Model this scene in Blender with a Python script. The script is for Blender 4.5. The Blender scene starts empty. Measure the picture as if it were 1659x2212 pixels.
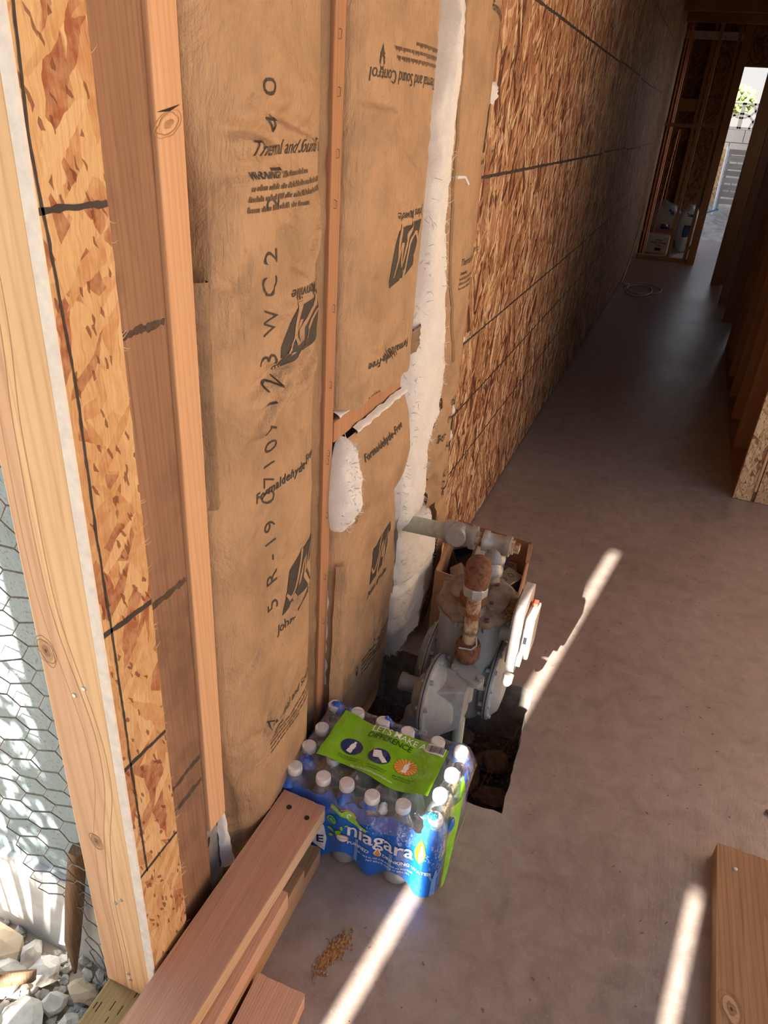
import bpy, bmesh, math, random
from mathutils import Vector, Matrix, Euler, noise
random.seed(7)
PI = math.pi
SC = bpy.context.scene
C = SC.collection

# ------------------------------------------------------------------ camera
W, H = 1659, 2212
FPX = 1578.6
DX = (0.92648351, 0.23193601, -0.296368)      # world X in image axes (right, down, forward)
DY = (0.3708358, -0.42850977, 0.82392972)
DZ = (0.06410239, -0.87326117, -0.48301741)
right = Vector((DX[0], DY[0], DZ[0])); down = Vector((DX[1], DY[1], DZ[1])); fwd = Vector((DX[2], DY[2], DZ[2]))
cd = bpy.data.cameras.new('camera'); cam = bpy.data.objects.new('camera', cd); C.objects.link(cam)
cd.sensor_fit = 'HORIZONTAL'; cd.sensor_width = 36.0; cd.lens = 36.0 * FPX / W
cd.clip_start = 0.02; cd.clip_end = 300
up = -down; back = -fwd
cam.matrix_world = Matrix(((right.x, up.x, back.x, 0.502), (right.y, up.y, back.y, 0.0), (right.z, up.z, back.z, 1.35), (0, 0, 0, 1)))
SC.camera = cam

# ------------------------------------------------------------------ world, sun, exposure
SUN_AZ = math.atan(0.145); SUN_EL = math.radians(30.0)
SUN_DIR = Vector((math.sin(SUN_AZ) * math.cos(SUN_EL), math.cos(SUN_AZ) * math.cos(SUN_EL), -math.sin(SUN_EL)))
wd = bpy.data.worlds.new('sky'); SC.world = wd; wd.use_nodes = True
nt = wd.node_tree; nt.nodes.clear()
wo = nt.nodes.new('ShaderNodeOutputWorld'); bg = nt.nodes.new('ShaderNodeBackground')
tc = nt.nodes.new('ShaderNodeTexCoord'); sx = nt.nodes.new('ShaderNodeSeparateXYZ'); rp = nt.nodes.new('ShaderNodeValToRGB')
nt.links.new(tc.outputs['Generated'], sx.inputs[0]); nt.links.new(sx.outputs['Z'], rp.inputs[0])
rp.color_ramp.elements[0].position = 0.0; rp.color_ramp.elements[0].color = (1.0, 0.93, 0.85, 1)
rp.color_ramp.elements[1].position = 0.75; rp.color_ramp.elements[1].color = (0.42, 0.62, 1.0, 1)
e = rp.color_ramp.elements.new(0.2); e.color = (0.86, 0.92, 1.0, 1)
nt.links.new(rp.outputs[0], bg.inputs[0]); bg.inputs[1].default_value = 1.15
nt.links.new(bg.outputs[0], wo.inputs[0])
sl = bpy.data.lights.new('sun', 'SUN'); sl.energy = 46.0; sl.color = (1.0, 0.945, 0.86); sl.angle = math.radians(0.53)
so = bpy.data.objects.new('sun', sl); C.objects.link(so); so.location = (-2, -8, 6)
so.rotation_euler = SUN_DIR.to_track_quat('-Z', 'Y').to_euler()
vs = SC.view_settings
vs.view_transform = 'Standard'; vs.look = 'None'; vs.gamma = 1.0; vs.use_curve_mapping = False
vs.exposure = -0.30
SC.cycles.max_bounces = 8; SC.cycles.diffuse_bounces = 4; SC.cycles.glossy_bounces = 3; SC.cycles.transparent_max_bounces = 16
SC.cycles.use_denoising = True; SC.cycles.use_adaptive_sampling = True; SC.cycles.adaptive_threshold = 0.04
try:
    SC.cycles.denoiser = 'OPENIMAGEDENOISE'
except Exception:
    pass
SC.cycles.sample_clamp_indirect = 6.0

# ------------------------------------------------------------------ materials
class N:
    def __init__(s, name):
        s.m = bpy.data.materials.new(name); s.m.use_nodes = True
        s.t = s.m.node_tree; s.n = s.t.nodes; s.b = s.n['Principled BSDF']; s.o = s.n['Material Output']
    def new(s, t, **k):
        q = s.n.new('ShaderNode' + t)
        for a, v in k.items(): setattr(q, a, v)
        return q
    def l(s, a, b): s.t.links.new(a, b)
    def co(s, scale=(1, 1, 1), rot=(0, 0, 0), loc=(0, 0, 0)):
        tcn = s.new('TexCoord'); mp = s.new('Mapping')
        mp.inputs['Scale'].default_value = scale; mp.inputs['Rotation'].default_value = rot; mp.inputs['Location'].default_value = loc
        s.l(tcn.outputs['Object'], mp.inputs[0]); return mp.outputs[0]
    def noise(s, vec, scale, detail=4, rough=0.55, dist=0.0):
        q = s.new('TexNoise'); q.inputs['Scale'].default_value = scale; q.inputs['Detail'].default_value = detail
        q.inputs['Roughness'].default_value = rough; q.inputs['Distortion'].default_value = dist
        s.l(vec, q.inputs['Vector']); return q.outputs['Fac']
    def ramp(s, fac, stops, interp='LINEAR'):
        q = s.new('ValToRGB'); cr = q.color_ramp; cr.interpolation = interp
        while len(cr.elements) > 1: cr.elements.remove(cr.elements[-1])
        cr.elements[0].position = stops[0][0]; cr.elements[0].color = (*stops[0][1], 1)
        for p, c in stops[1:]:
            e = cr.elements.new(p); e.color = (*c, 1)
        s.l(fac, q.inputs[0]); return q.outputs[0]
    def mix(s, fac, a, b, bt='MIX'):
        q = s.new('MixRGB', blend_type=bt)
        for i, v in ((0, fac), (1, a), (2, b)):
            if isinstance(v, (int, float)): q.inputs[i].default_value = v
            elif isinstance(v, tuple): q.inputs[i].default_value = (*v, 1) if len(v) == 3 else v
            else: s.l(v, q.inputs[i])
        return q.outputs[0]
    def math(s, op, a, b=0.0):
        q = s.new('Math', operation=op)
        for i, v in ((0, a), (1, b)):
            if isinstance(v, (int, float)): q.inputs[i].default_value = v
            else: s.l(v, q.inputs[i])
        return q.outputs[0]
    def bump(s, h, strength=0.3, dist=0.01):
        q = s.new('Bump'); q.inputs['Strength'].default_value = strength; q.inputs['Distance'].default_value = dist
        s.l(h, q.inputs['Height']); s.l(q.outputs[0], s.b.inputs['Normal'])
    def color(s, c): s.l(c, s.b.inputs['Base Color']) if not isinstance(c, tuple) else setattr(s.b.inputs['Base Color'], 'default_value', (*c, 1))
    def rough(s, v):
        if isinstance(v, (int, float)): s.b.inputs['Roughness'].default_value = v
        else: s.l(v, s.b.inputs['Roughness'])

def plain(name, c, rough=0.6, metal=0.0, var=0.12, scale=30, bump=0.0, spec=0.5):
    k = N(name); v = k.co(); f = k.noise(v, scale, 5)
    lo = tuple(x * (1 - var) for x in c); hi = tuple(min(1, x * (1 + var)) for x in c)
    k.color(k.ramp(f, [(0.3, lo), (0.7, hi)])); k.rough(rough)
    k.b.inputs['Metallic'].default_value = metal; k.b.inputs['Specular IOR Level'].default_value = spec
    if bump: k.bump(f, bump, 0.002)
    return k.m

def wood(name, light, dark, axis, rough=0.65, stripe=1.0, stain=None, fine=1.0):
    """lumber with growth-ring lines running along the given axis"""
    k = N(name)
    st = {0: (0.35, 9, 9), 1: (9, 0.35, 9), 2: (9, 9, 0.35)}[axis]
    oi = k.new('ObjectInfo')
    tcn = k.new('TexCoord'); vm = k.new('VectorMath', operation='ADD')
    mul = k.new('VectorMath', operation='SCALE'); mul.inputs['Scale'].default_value = 3.7
    comb = k.new('CombineXYZ')
    for i in range(3): k.l(oi.outputs['Random'], comb.inputs[i])
    k.l(comb.outputs[0], mul.inputs[0]); k.l(tcn.outputs['Object'], vm.inputs[0]); k.l(mul.outputs[0], vm.inputs[1])
    mp = k.new('Mapping'); mp.inputs['Scale'].default_value = st; k.l(vm.outputs[0], mp.inputs[0])
    v = mp.outputs[0]
    n1 = k.noise(v, 2.2, 3, 0.5, 0.6)
    rings = k.math('FRACT', k.math('MULTIPLY', n1, 9.0 * stripe))
    ringc = k.ramp(rings, [(0.0, light), (0.72, tuple((a * 0.6 + b * 0.4) for a, b in zip(light, dark))), (0.9, dark), (1.0, light)])
    n2 = k.noise(v, 16, 4, 0.6)
    wv = k.new('TexWave', wave_type='BANDS', bands_direction='DIAGONAL'); wv.inputs['Scale'].default_value = 9.0 * stripe; wv.inputs['Distortion'].default_value = 5.0
    wv.inputs['Detail'].default_value = 3; wv.inputs['Detail Scale'].default_value = 0.6; wv.inputs['Detail Roughness'].default_value = 0.5; k.l(v, wv.inputs['Vector'])
    ringc = k.mix(0.42, ringc, k.ramp(wv.outputs['Fac'], [(0.0, tuple(x * 0.82 for x in dark)), (0.35, light), (1.0, tuple(min(1, x * 1.06) for x in light))]))
    col = k.mix(0.35 * fine, ringc, k.ramp(n2, [(0.35, dark), (0.65, light)]))
    big = k.noise(v, 0.8, 2)
    col = k.mix(k.ramp(big, [(0.35, (0, 0, 0)), (0.7, (0.45, 0.45, 0.45))]), col, tuple(x * 0.82 for x in dark))
    hs = k.new('HueSaturation'); k.l(col, hs.inputs['Color'])
    val = k.math('ADD', k.math('MULTIPLY', oi.outputs['Random'], 0.22), 0.89); k.l(val, hs.inputs['Value'])
    col = hs.outputs[0]
    if stain:
        s1 = k.noise(k.co(), 7, 5, 0.65)
        col = k.mix(k.ramp(s1, [(0.5, (0, 0, 0)), (0.68, (0.7, 0.7, 0.7))]), col, stain)
    k.color(col); k.rough(rough); k.b.inputs['Specular IOR Level'].default_value = 0.25
    k.bump(n2, 0.25, 0.0015)
    return k.m

def osb(name, tones, scale=1.0, gap=0.75, fibre=0.5, long=1.0, soft=0.0):
    """oriented strand board: overlapping layers of flat wood flakes, strands mostly upright, dark slivers between"""
    k = N(name)
    tcn = k.new('TexCoord'); sep = k.new('SeparateXYZ'); k.l(tcn.outputs['Object'], sep.inputs[0])
    cmb = k.new('CombineXYZ'); k.l(k.math('ADD', sep.outputs[0], sep.outputs[1]), cmb.inputs[0]); k.l(sep.outputs[2], cmb.inputs[1])   # across, up
    wn = k.new('TexNoise', noise_dimensions='2D'); wn.inputs['Scale'].default_value = 28 * scale; wn.inputs['Detail'].default_value = 3; k.l(cmb.outputs[0], wn.inputs['Vector'])
    ws_ = k.new('VectorMath', operation='SCALE'); ws_.inputs['Scale'].default_value = 0.012 / scale; k.l(wn.outputs['Color'], ws_.inputs[0])
    wa = k.new('VectorMath', operation='ADD'); k.l(cmb.outputs[0], wa.inputs[0]); k.l(ws_.outputs[0], wa.inputs[1])
    def layer(rot, sx_, sy_, seed, edge=False):
        mp = k.new('Mapping'); mp.vector_type = 'TEXTURE'
        mp.inputs['Scale'].default_value = (1 / (sx_ * scale), 1 / (sy_ * scale), 1); mp.inputs['Rotation'].default_value = (0, 0, rot); mp.inputs['Location'].default_value = (seed, seed * 1.7, 0)
        k.l(wa.outputs[0], mp.inputs[0])
        q = k.new('TexVoronoi', voronoi_dimensions='2D'); q.inputs['Scale'].default_value = 1.0; k.l(mp.outputs[0], q.inputs['Vector'])
        sp = k.new('SeparateColor'); k.l(q.outputs['Color'], sp.inputs[0]); ed_ = None
        if edge:
            e_ = k.new('TexVoronoi', voronoi_dimensions='2D', feature='DISTANCE_TO_EDGE'); e_.inputs['Scale'].default_value = 1.0; k.l(mp.outputs[0], e_.inputs['Vector']); ed_ = e_.outputs['Distance']
        return sp.outputs[0], sp.outputs[1], ed_, q.outputs['Distance']
    stops = [((i + 0.0) / len(tones), t) for i, t in enumerate(tones)]
    g = gap > 0.3
    LY = [layer(0.16, 48, 10 / long, 0.3, g), layer(-0.22, 58, 11 / long, 4.1, g), layer(0.55, 66, 14 / long, 9.2), layer(-0.8, 80, 18, 6.4)]
    cols = [k.ramp(L[0], stops, 'CONSTANT') for L in LY]
    col = cols[0]; hts = k.math('MULTIPLY', LY[0][0], 0.5); edge = LY[0][2]
    for L, c, th in zip(LY[1:], cols[1:], (0.5, 0.62, 0.74)):
        m = k.ramp(L[1], [(th - 0.005, (0, 0, 0)), (th + 0.005, (1, 1, 1))])
        col = k.mix(m, col, c)
        hts = k.math('ADD', hts, k.math('MULTIPLY', k.math('MULTIPLY', L[0], 0.6), m))
        if g and L[2] is not None: edge = k.mix(m, edge, L[2])
    if g:
        col = k.mix(1.0, col, k.ramp(edge, [(0.0, (1 - gap, 1 - gap * 1.03, 1 - gap * 1.05)), (0.04, (0.84, 0.82, 0.80)), (0.10, (1, 1, 1))]), 'MULTIPLY')
    if soft:
        sn = k.new('TexNoise', noise_dimensions='2D'); sn.inputs['Scale'].default_value = 60; sn.inputs['Detail'].default_value = 4; k.l(cmb.outputs[0], sn.inputs['Vector'])
        col = k.mix(k.ramp(sn.outputs['Fac'], [(0.35, (0, 0, 0)), (0.65, (soft,) * 3)]), col, tones[-1])
    sl_ = layer(0.35, 330, 110, 2.2)
    col = k.mix(k.ramp(sl_[0], [(0.05, (0.8,) * 3), (0.055, (0, 0, 0))]), col, tuple(x * 0.5 for x in tones[0]))
    mp = k.new('Mapping'); mp.inputs['Scale'].default_value = (420 * scale, 24 * scale, 1); mp.inputs['Rotation'].default_value = (0, 0, 0.12); k.l(wa.outputs[0], mp.inputs[0])
    fb = k.new('TexNoise', noise_dimensions='2D'); fb.inputs['Scale'].default_value = 1.0; fb.inputs['Detail'].default_value = 3; fb.inputs['Roughness'].default_value = 0.65; k.l(mp.outputs[0], fb.inputs['Vector']); fib = fb.outputs['Fac']
    col = k.mix(fibre, col, k.ramp(fib, [(0.3, (0.22, 0.17, 0.13)), (0.5, (0.5, 0.5, 0.5)), (0.72, (0.78, 0.74, 0.66))]), 'OVERLAY')
    k.color(col); k.rough(0.6); k.b.inputs['Specular IOR Level'].default_value = 0.3
    hh = k.math('ADD', hts, k.math('MULTIPLY', fib, 0.5))
    if g: hh = k.math('ADD', hh, k.math('MULTIPLY', k.math('MINIMUM', edge, 0.1), 4.0))
    k.bump(hh, 0.55, 0.003)
    return k.m

M = {}
M['osb_near'] = osb('osb_near', [(0.33, 0.105, 0.045), (0.58, 0.34, 0.15), (0.63, 0.40, 0.19), (0.50, 0.25, 0.105), (0.66, 0.43, 0.215), (0.36, 0.13, 0.055), (0.60, 0.36, 0.165), (0.64, 0.41, 0.20), (0.54, 0.29, 0.125), (0.68, 0.46, 0.24)], 0.85, 0.0, 0.3, 1.0, 0.4)
M['osb_wall'] = osb('osb_wall', [(0.13, 0.048, 0.026), (0.32, 0.15, 0.078), (0.46, 0.26, 0.14), (0.36, 0.185, 0.097), (0.58, 0.38, 0.22), (0.42, 0.225, 0.12), (0.66, 0.48, 0.31)], 0.9, 0.95, 0.95, 1.6)
M['osb_pale'] = osb('osb_pale', [(0.32, 0.17, 0.085), (0.58, 0.40, 0.23), (0.64, 0.48, 0.3), (0.55, 0.38, 0.22), (0.7, 0.54, 0.34)], 1.0, 0.6, 0.4)
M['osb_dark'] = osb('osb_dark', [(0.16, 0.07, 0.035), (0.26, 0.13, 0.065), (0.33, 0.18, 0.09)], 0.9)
M['scorch'] = plain('scorched_band', (0.075, 0.048, 0.034), 0.8, var=0.4, scale=120)
M['fir'] = wood('fir_bright', (0.80, 0.52, 0.31), (0.66, 0.36, 0.19), 2, stripe=0.8)
M['fir_red'] = wood('fir_red', (0.53, 0.285, 0.155), (0.36, 0.17, 0.085), 2)
M['fir_brown'] = wood('fir_brown', (0.35, 0.20, 0.122), (0.22, 0.118, 0.07), 2, stripe=0.9, stain=(0.15, 0.088, 0.055))
M['pine'] = wood('pine_jamb', (0.76, 0.53, 0.30), (0.62, 0.38, 0.21), 2, stripe=0.55, fine=0.6)
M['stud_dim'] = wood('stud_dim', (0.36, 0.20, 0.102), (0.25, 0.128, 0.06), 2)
M['pine_pink'] = wood('pine_heart', (0.70, 0.45, 0.28), (0.58, 0.34, 0.20), 2, stripe=0.4, fine=0.5)
M['ring_line'] = plain('ring_line', (0.50, 0.27, 0.14), 0.7)
M['stud_far'] = wood('stud_far', (0.38, 0.24, 0.13), (0.26, 0.15, 0.075), 2)
M['lum_red'] = wood('lumber_red', (0.72, 0.44, 0.30), (0.53, 0.27, 0.17), 1, stripe=1.5)
M['lum_pale'] = wood('lumber_pale', (0.72, 0.50, 0.32), (0.58, 0.36, 0.20), 1, stripe=0.6)
M['lum_tan'] = wood('lumber_tan', (0.48, 0.29, 0.15), (0.34, 0.18, 0.085), 1)
M['lum_gold'] = wood('lumber_gold', (0.43, 0.25, 0.125), (0.23, 0.115, 0.05), 1, stripe=0.7)
M['plate'] = wood('treated_plate', (0.42, 0.30, 0.13), (0.30, 0.20, 0.08), 1)
M['grey_wood'] = wood('weathered_wood', (0.30, 0.22, 0.17), (0.2, 0.14, 0.1), 1)
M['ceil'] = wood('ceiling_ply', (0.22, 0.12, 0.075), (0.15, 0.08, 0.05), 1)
M['board_back'] = wood('barn_board', (0.40, 0.28, 0.18), (0.28, 0.18, 0.11), 2)
M['white_edge'] = plain('osb_cut_edge', (0.78, 0.75, 0.70), 0.8, var=0.1, scale=80, bump=0.3)
M['marker'] = plain('black_marker', (0.035, 0.032, 0.03), 0.7, var=0.3)
M['ink'] = plain('print_ink', (0.045, 0.038, 0.032), 0.7, var=0.3, scale=300)
M['ink_small'] = plain('fine_print_ink', (0.13, 0.085, 0.055), 0.7, var=0.2)
M['green_edge'] = plain('green_board_edge', (0.015, 0.12, 0.075), 0.6)
M['nail'] = plain('nail_head', (0.45, 0.45, 0.46), 0.4, 0.6)
M['hole'] = plain('nail_hole', (0.03, 0.018, 0.012), 0.9)
M['knot_ring'] = wood('knot_ring', (0.52, 0.32, 0.18), (0.42, 0.25, 0.14), 0)
M['knot'] = wood('knot', (0.36, 0.20, 0.11), (0.22, 0.11, 0.06), 0)
M['zinc'] = plain('galvanised', (0.48, 0.49, 0.51), 0.45, 0.7, var=0.2, scale=60)

def kraft(name, c, warm=1.0):
    k = N(name); v = k.co()
    a = k.noise(v, 9, 6, 0.6, 0.3); b = k.noise(v, 60, 5, 0.7); g = k.noise(k.co((40, 40, 6)), 4, 4, 0.6, 0.4)
    col = k.ramp(a, [(0.28, tuple(x * 0.70 for x in c)), (0.52, c), (0.75, tuple(min(1, x * 1.16) for x in c))])
    col = k.mix(k.ramp(b, [(0.58, (0, 0, 0)), (0.72, (0.45, 0.45, 0.45))]), col, tuple(x * 0.55 for x in c))
    k.color(col); k.rough(0.55); k.b.inputs['Specular IOR Level'].default_value = 0.35
    w = k.noise(k.co((1, 1, 0.7)), 13, 6, 0.62, 1.6)
    hh = k.math('ADD', k.math('MULTIPLY', w, 1.0), k.math('MULTIPLY', g, 0.3))
    k.bump(hh, 0.6, 0.018)
    return k.m
M['kraft'] = kraft('kraft_paper', (0.445, 0.285, 0.163))
M['kraft_dark'] = kraft('kraft_flange', (0.29, 0.185, 0.105))
k = N('glass_wool'); v = k.co(); a = k.noise(v, 22, 6, 0.7, 0.6); b = k.noise(v, 260, 4, 0.8, 1.0)
k.color(k.mix(0.5, k.ramp(a, [(0.25, (0.66, 0.655, 0.63)), (0.6, (0.82, 0.82, 0.80))]), k.ramp(b, [(0.3, (0.64, 0.63, 0.61)), (0.6, (0.86, 0.86, 0.85))])))
k.rough(0.95); k.b.inputs['Specular IOR Level'].default_value = 0.05
k.bump(k.math('ADD', a, k.math('MULTIPLY', b, 0.6)), 0.4, 0.006); M['wool'] = k.m

k = N('concrete_floor'); v = k.co()
a = k.noise(v, 1.6, 6, 0.6, 0.4); b = k.noise(v, 18, 6, 0.7, 0.5); c = k.noise(k.co((30, 3, 1), (0, 0, 0.5)), 5, 5, 0.7); d = k.noise(v, 160, 3, 0.7)
col = k.ramp(a, [(0.3, (0.225, 0.174, 0.147)), (0.5, (0.30, 0.234, 0.198)), (0.72, (0.37, 0.305, 0.265))])
col = k.mix(0.5, col, k.ramp(b, [(0.3, (0.17, 0.128, 0.106)), (0.5, (0.31, 0.242, 0.205)), (0.75, (0.43, 0.365, 0.315))]))
col = k.mix(k.ramp(d, [(0.60, (0, 0, 0)), (0.72, (0.5, 0.5, 0.5))]), col, (0.46, 0.41, 0.36))
k.color(col); k.rough(k.ramp(a, [(0.3, (0.28,) * 3), (0.7, (0.38,) * 3)])); k.b.inputs['Specular IOR Level'].default_value = 0.7
k.bump(k.math('ADD', k.math('ADD', k.math('MULTIPLY', c, 0.5), b), k.math('MULTIPLY', d, 0.4)), 0.28, 0.004); M['concrete'] = k.m
M['slab_edge'] = plain('slab_cut_edge', (0.22, 0.19, 0.165), 0.9, var=0.35, scale=40, bump=0.6)
M['soil'] = plain('dark_soil', (0.10, 0.058, 0.036), 0.9, var=0.5, scale=45, bump=0.8)
M['chunk'] = plain('rusty_clay', (0.155, 0.085, 0.05), 0.9, var=0.45, scale=50, bump=0.7)

k = N('stucco'); v = k.co(); a = k.noise(v, 150, 4, 0.7); b = k.noise(v, 8, 4)
k.color(k.mix(k.ramp(a, [(0.56, (0, 0, 0)), (0.66, (0.75, 0.75, 0.75))]), k.ramp(b, [(0.3, (0.29, 0.385, 0.42)), (0.7, (0.38, 0.47, 0.50))]), (0.16, 0.18, 0.18)))
k.rough(0.9); k.bump(a, 0.5, 0.004); M['stucco'] = k.m
M['foundation'] = plain('white_foundation', (0.72, 0.72, 0.70), 0.9, var=0.12, bump=0.5)
M['sand'] = plain('sandy_ground', (0.46, 0.38, 0.29), 0.95, var=0.3, scale=9, bump=0.6)
M['gravel'] = plain('grey_gravel', (0.42, 0.40, 0.36), 0.9, var=0.4, scale=25, bump=0.5)
M['rock'] = plain('pale_rock', (0.60, 0.56, 0.50), 0.9, var=0.3, scale=22, bump=0.6)
M['rock_tan'] = plain('tan_rock', (0.62, 0.48, 0.33), 0.9, var=0.2, scale=22, bump=0.6)
M['wire'] = plain('wire', (0.20, 0.18, 0.16), 0.5, 0.6, var=0.4, scale=90)
M['stake'] = wood('old_stake', (0.28, 0.16, 0.09), (0.12, 0.07, 0.04), 2)

def grime(name, base, dirt, amt=0.5, rough=0.55, metal=0.0, scale=18, lo=0.42):
    k = N(name); v = k.co(); a = k.noise(v, scale, 7, 0.7, 0.4); b = k.noise(v, scale * 5, 4, 0.7)
    m = k.ramp(k.math('ADD', k.math('MULTIPLY', a, 0.75), k.math('MULTIPLY', b, 0.25)), [(lo, (0, 0, 0)), (lo + 0.16, (amt,) * 3)])
    k.color(k.mix(m, k.ramp(b, [(0.3, tuple(x * 0.88 for x in base)), (0.7, tuple(min(1, x * 1.1) for x in base))]), dirt))
    k.rough(rough); k.b.inputs['Metallic'].default_value = metal; k.bump(a, 0.25, 0.003); return k.m
M['meter'] = grime('meter_grey', (0.31, 0.35, 0.39), (0.24, 0.24, 0.24), 0.5, 0.38)
M['meter_top'] = grime('meter_top_dusty', (0.27, 0.25, 0.235), (0.20, 0.125, 0.08), 0.95, 0.6, lo=0.40, scale=26)
M['reg'] = grime('regulator_grey', (0.28, 0.305, 0.31), (0.18, 0.125, 0.09), 0.75, 0.48, lo=0.50, scale=22)
M['rust_pipe'] = grime('rusty_painted_pipe', (0.58, 0.46, 0.32), (0.19, 0.065, 0.022), 1.0, 0.75, lo=0.41, scale=34)
M['rust'] = grime('rust', (0.20, 0.09, 0.05), (0.075, 0.032, 0.022), 1.0, 0.9, lo=0.45, scale=60)
M['galv_dirty'] = grime('dirty_galvanised', (0.34, 0.345, 0.345), (0.46, 0.32, 0.17), 0.75, 0.45, 0.35, lo=0.52, scale=34)
M['pipe_pale'] = grime('pale_green_pipe', (0.43, 0.46, 0.37), (0.36, 0.20, 0.085), 0.85, 0.6, lo=0.52)
M['index_plate'] = grime('index_plate', (0.52, 0.47, 0.44), (0.35, 0.28, 0.24), 0.5, 0.5, lo=0.5)
M['index_cover'] = plain('index_cover', (0.62, 0.56, 0.42), 0.35, var=0.15, scale=120)
M['index_white'] = plain('index_dial', (0.8, 0.79, 0.75), 0.4)
M['red'] = plain('red_tag', (0.6, 0.09, 0.05), 0.5)
M['debris'] = plain('rusty_debris', (0.33, 0.16, 0.05), 0.95, var=0.6, scale=200, bump=0.8)
M['card'] = grime('cardboard', (0.40, 0.215, 0.125), (0.3, 0.15, 0.085), 0.4, 0.8)
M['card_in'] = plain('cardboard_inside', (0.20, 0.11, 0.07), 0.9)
M['steel_box'] = grime('steel_box', (0.40, 0.36, 0.31), (0.24, 0.19, 0.15), 0.5, 0.4, 0.7)
M['black'] = plain('black_plastic', (0.02, 0.02, 0.022), 0.45)
M['bluemetal'] = plain('blue_connector', (0.12, 0.2, 0.42), 0.3, 0.5)
M['pink'] = plain('pink_paper', (0.62, 0.42, 0.40), 0.8)

def film(name, c, rough=0.12, var=0.12, sss=0.0):
    k = N(name); v = k.co(); a = k.noise(v, 30, 3, 0.5, 0.6)
    k.color(k.ramp(a, [(0.3, tuple(x * (1 - var) for x in c)), (0.7, tuple(min(1, x * (1 + var)) for x in c))]))
    k.rough(rough); k.b.inputs['Coat Weight'].default_value = 0.4; k.b.inputs['Coat Roughness'].default_value = 0.08
    k.bump(k.noise(v, 55, 3, 0.6, 1.5), 0.35, 0.006); return k.m
M['film_blue'] = film('blue_film', (0.008, 0.135, 0.58))
M['film_cyan'] = film('cyan_film', (0.02, 0.32, 0.75))
M['film_pale'] = film('pale_blue_print', (0.14, 0.34, 0.68))
M['film_navy'] = film('navy_print', (0.008, 0.028, 0.13))
M['film_green'] = film('green_film', (0.20, 0.47, 0.012))
M['film_green2'] = film('bright_green_film', (0.26, 0.62, 0.02))
M['film_white'] = film('white_print', (0.80, 0.81, 0.83))
M['film_orange'] = film('orange_print', (0.80, 0.25, 0.03))
M['film_lorange'] = film('light_orange_print', (0.85, 0.45, 0.12))
M['film_dkgreen'] = film('dark_green_print', (0.02, 0.075, 0.02))
def clear(name, tint, amount, rough, white, gloss=0.45):
    k = N(name); k.n.remove(k.b)
    tr = k.new('BsdfTransparent'); tr.inputs[0].default_value = (*tint, 1)
    gl = k.new('BsdfGlossy'); gl.inputs['Roughness'].default_value = rough; gl.inputs[0].default_value = (1, 1, 1, 1)
    df = k.new('BsdfDiffuse'); df.inputs[0].default_value = (*white, 1)
    fr = k.new('LayerWeight'); fr.inputs[0].default_value = 0.35
    bp = k.new('Bump'); bp.inputs['Strength'].default_value = 0.5; bp.inputs['Distance'].default_value = 0.004
    k.l(k.noise(k.co(), 60, 3, 0.6, 1.0), bp.inputs['Height']); k.l(bp.outputs[0], gl.inputs['Normal'])
    m1 = k.new('MixShader'); m1.inputs[0].default_value = amount; k.l(tr.outputs[0], m1.inputs[1]); k.l(df.outputs[0], m1.inputs[2])
    m2 = k.new('MixShader'); k.l(k.math('MULTIPLY', fr.outputs['Facing'], gloss), m2.inputs[0]); k.l(m1.outputs[0], m2.inputs[1]); k.l(gl.outputs[0], m2.inputs[2])
    k.l(m2.outputs[0], k.o.inputs[0]); return k.m
M['bottle'] = clear('clear_bottle', (0.88, 0.92, 0.94), 0.36, 0.06, (0.66, 0.71, 0.73), 0.85)
M['wrap'] = clear('clear_wrap', (0.97, 0.98, 0.99), 0.02, 0.08, (0.75, 0.78, 0.8), 0.7)
M['bag'] = clear('plastic_bag', (0.8, 0.83, 0.86), 0.6, 0.2, (0.62, 0.66, 0.7))
M['cap'] = plain('white_cap', (0.80, 0.80, 0.80), 0.35, var=0.04)
M['copper'] = plain('copper', (0.55, 0.27, 0.18), 0.3, 0.85, var=0.15)
M['white_card'] = plain('white_carton', (0.62, 0.60, 0.57), 0.7)
M['block'] = plain('concrete_block', (0.55, 0.54, 0.53), 0.9, var=0.12, scale=40, bump=0.4)
M['mortar'] = plain('mortar', (0.42, 0.41, 0.40), 0.95)
M['pallet'] = wood('pallet_wood', (0.34, 0.34, 0.36), (0.22, 0.22, 0.24), 0)
M['pole'] = plain('pale_blue_pole', (0.55, 0.66, 0.80), 0.4)
M['cord'] = plain('white_cord', (0.62, 0.60, 0.54), 0.5)
M['leafgreen'] = plain('foliage', (0.22, 0.30, 0.09), 0.8, var=0.4)
M['mottled_grey'] = plain('mottled_grey', (0.45, 0.46, 0.47), 0.7, var=0.3, scale=40)

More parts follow.
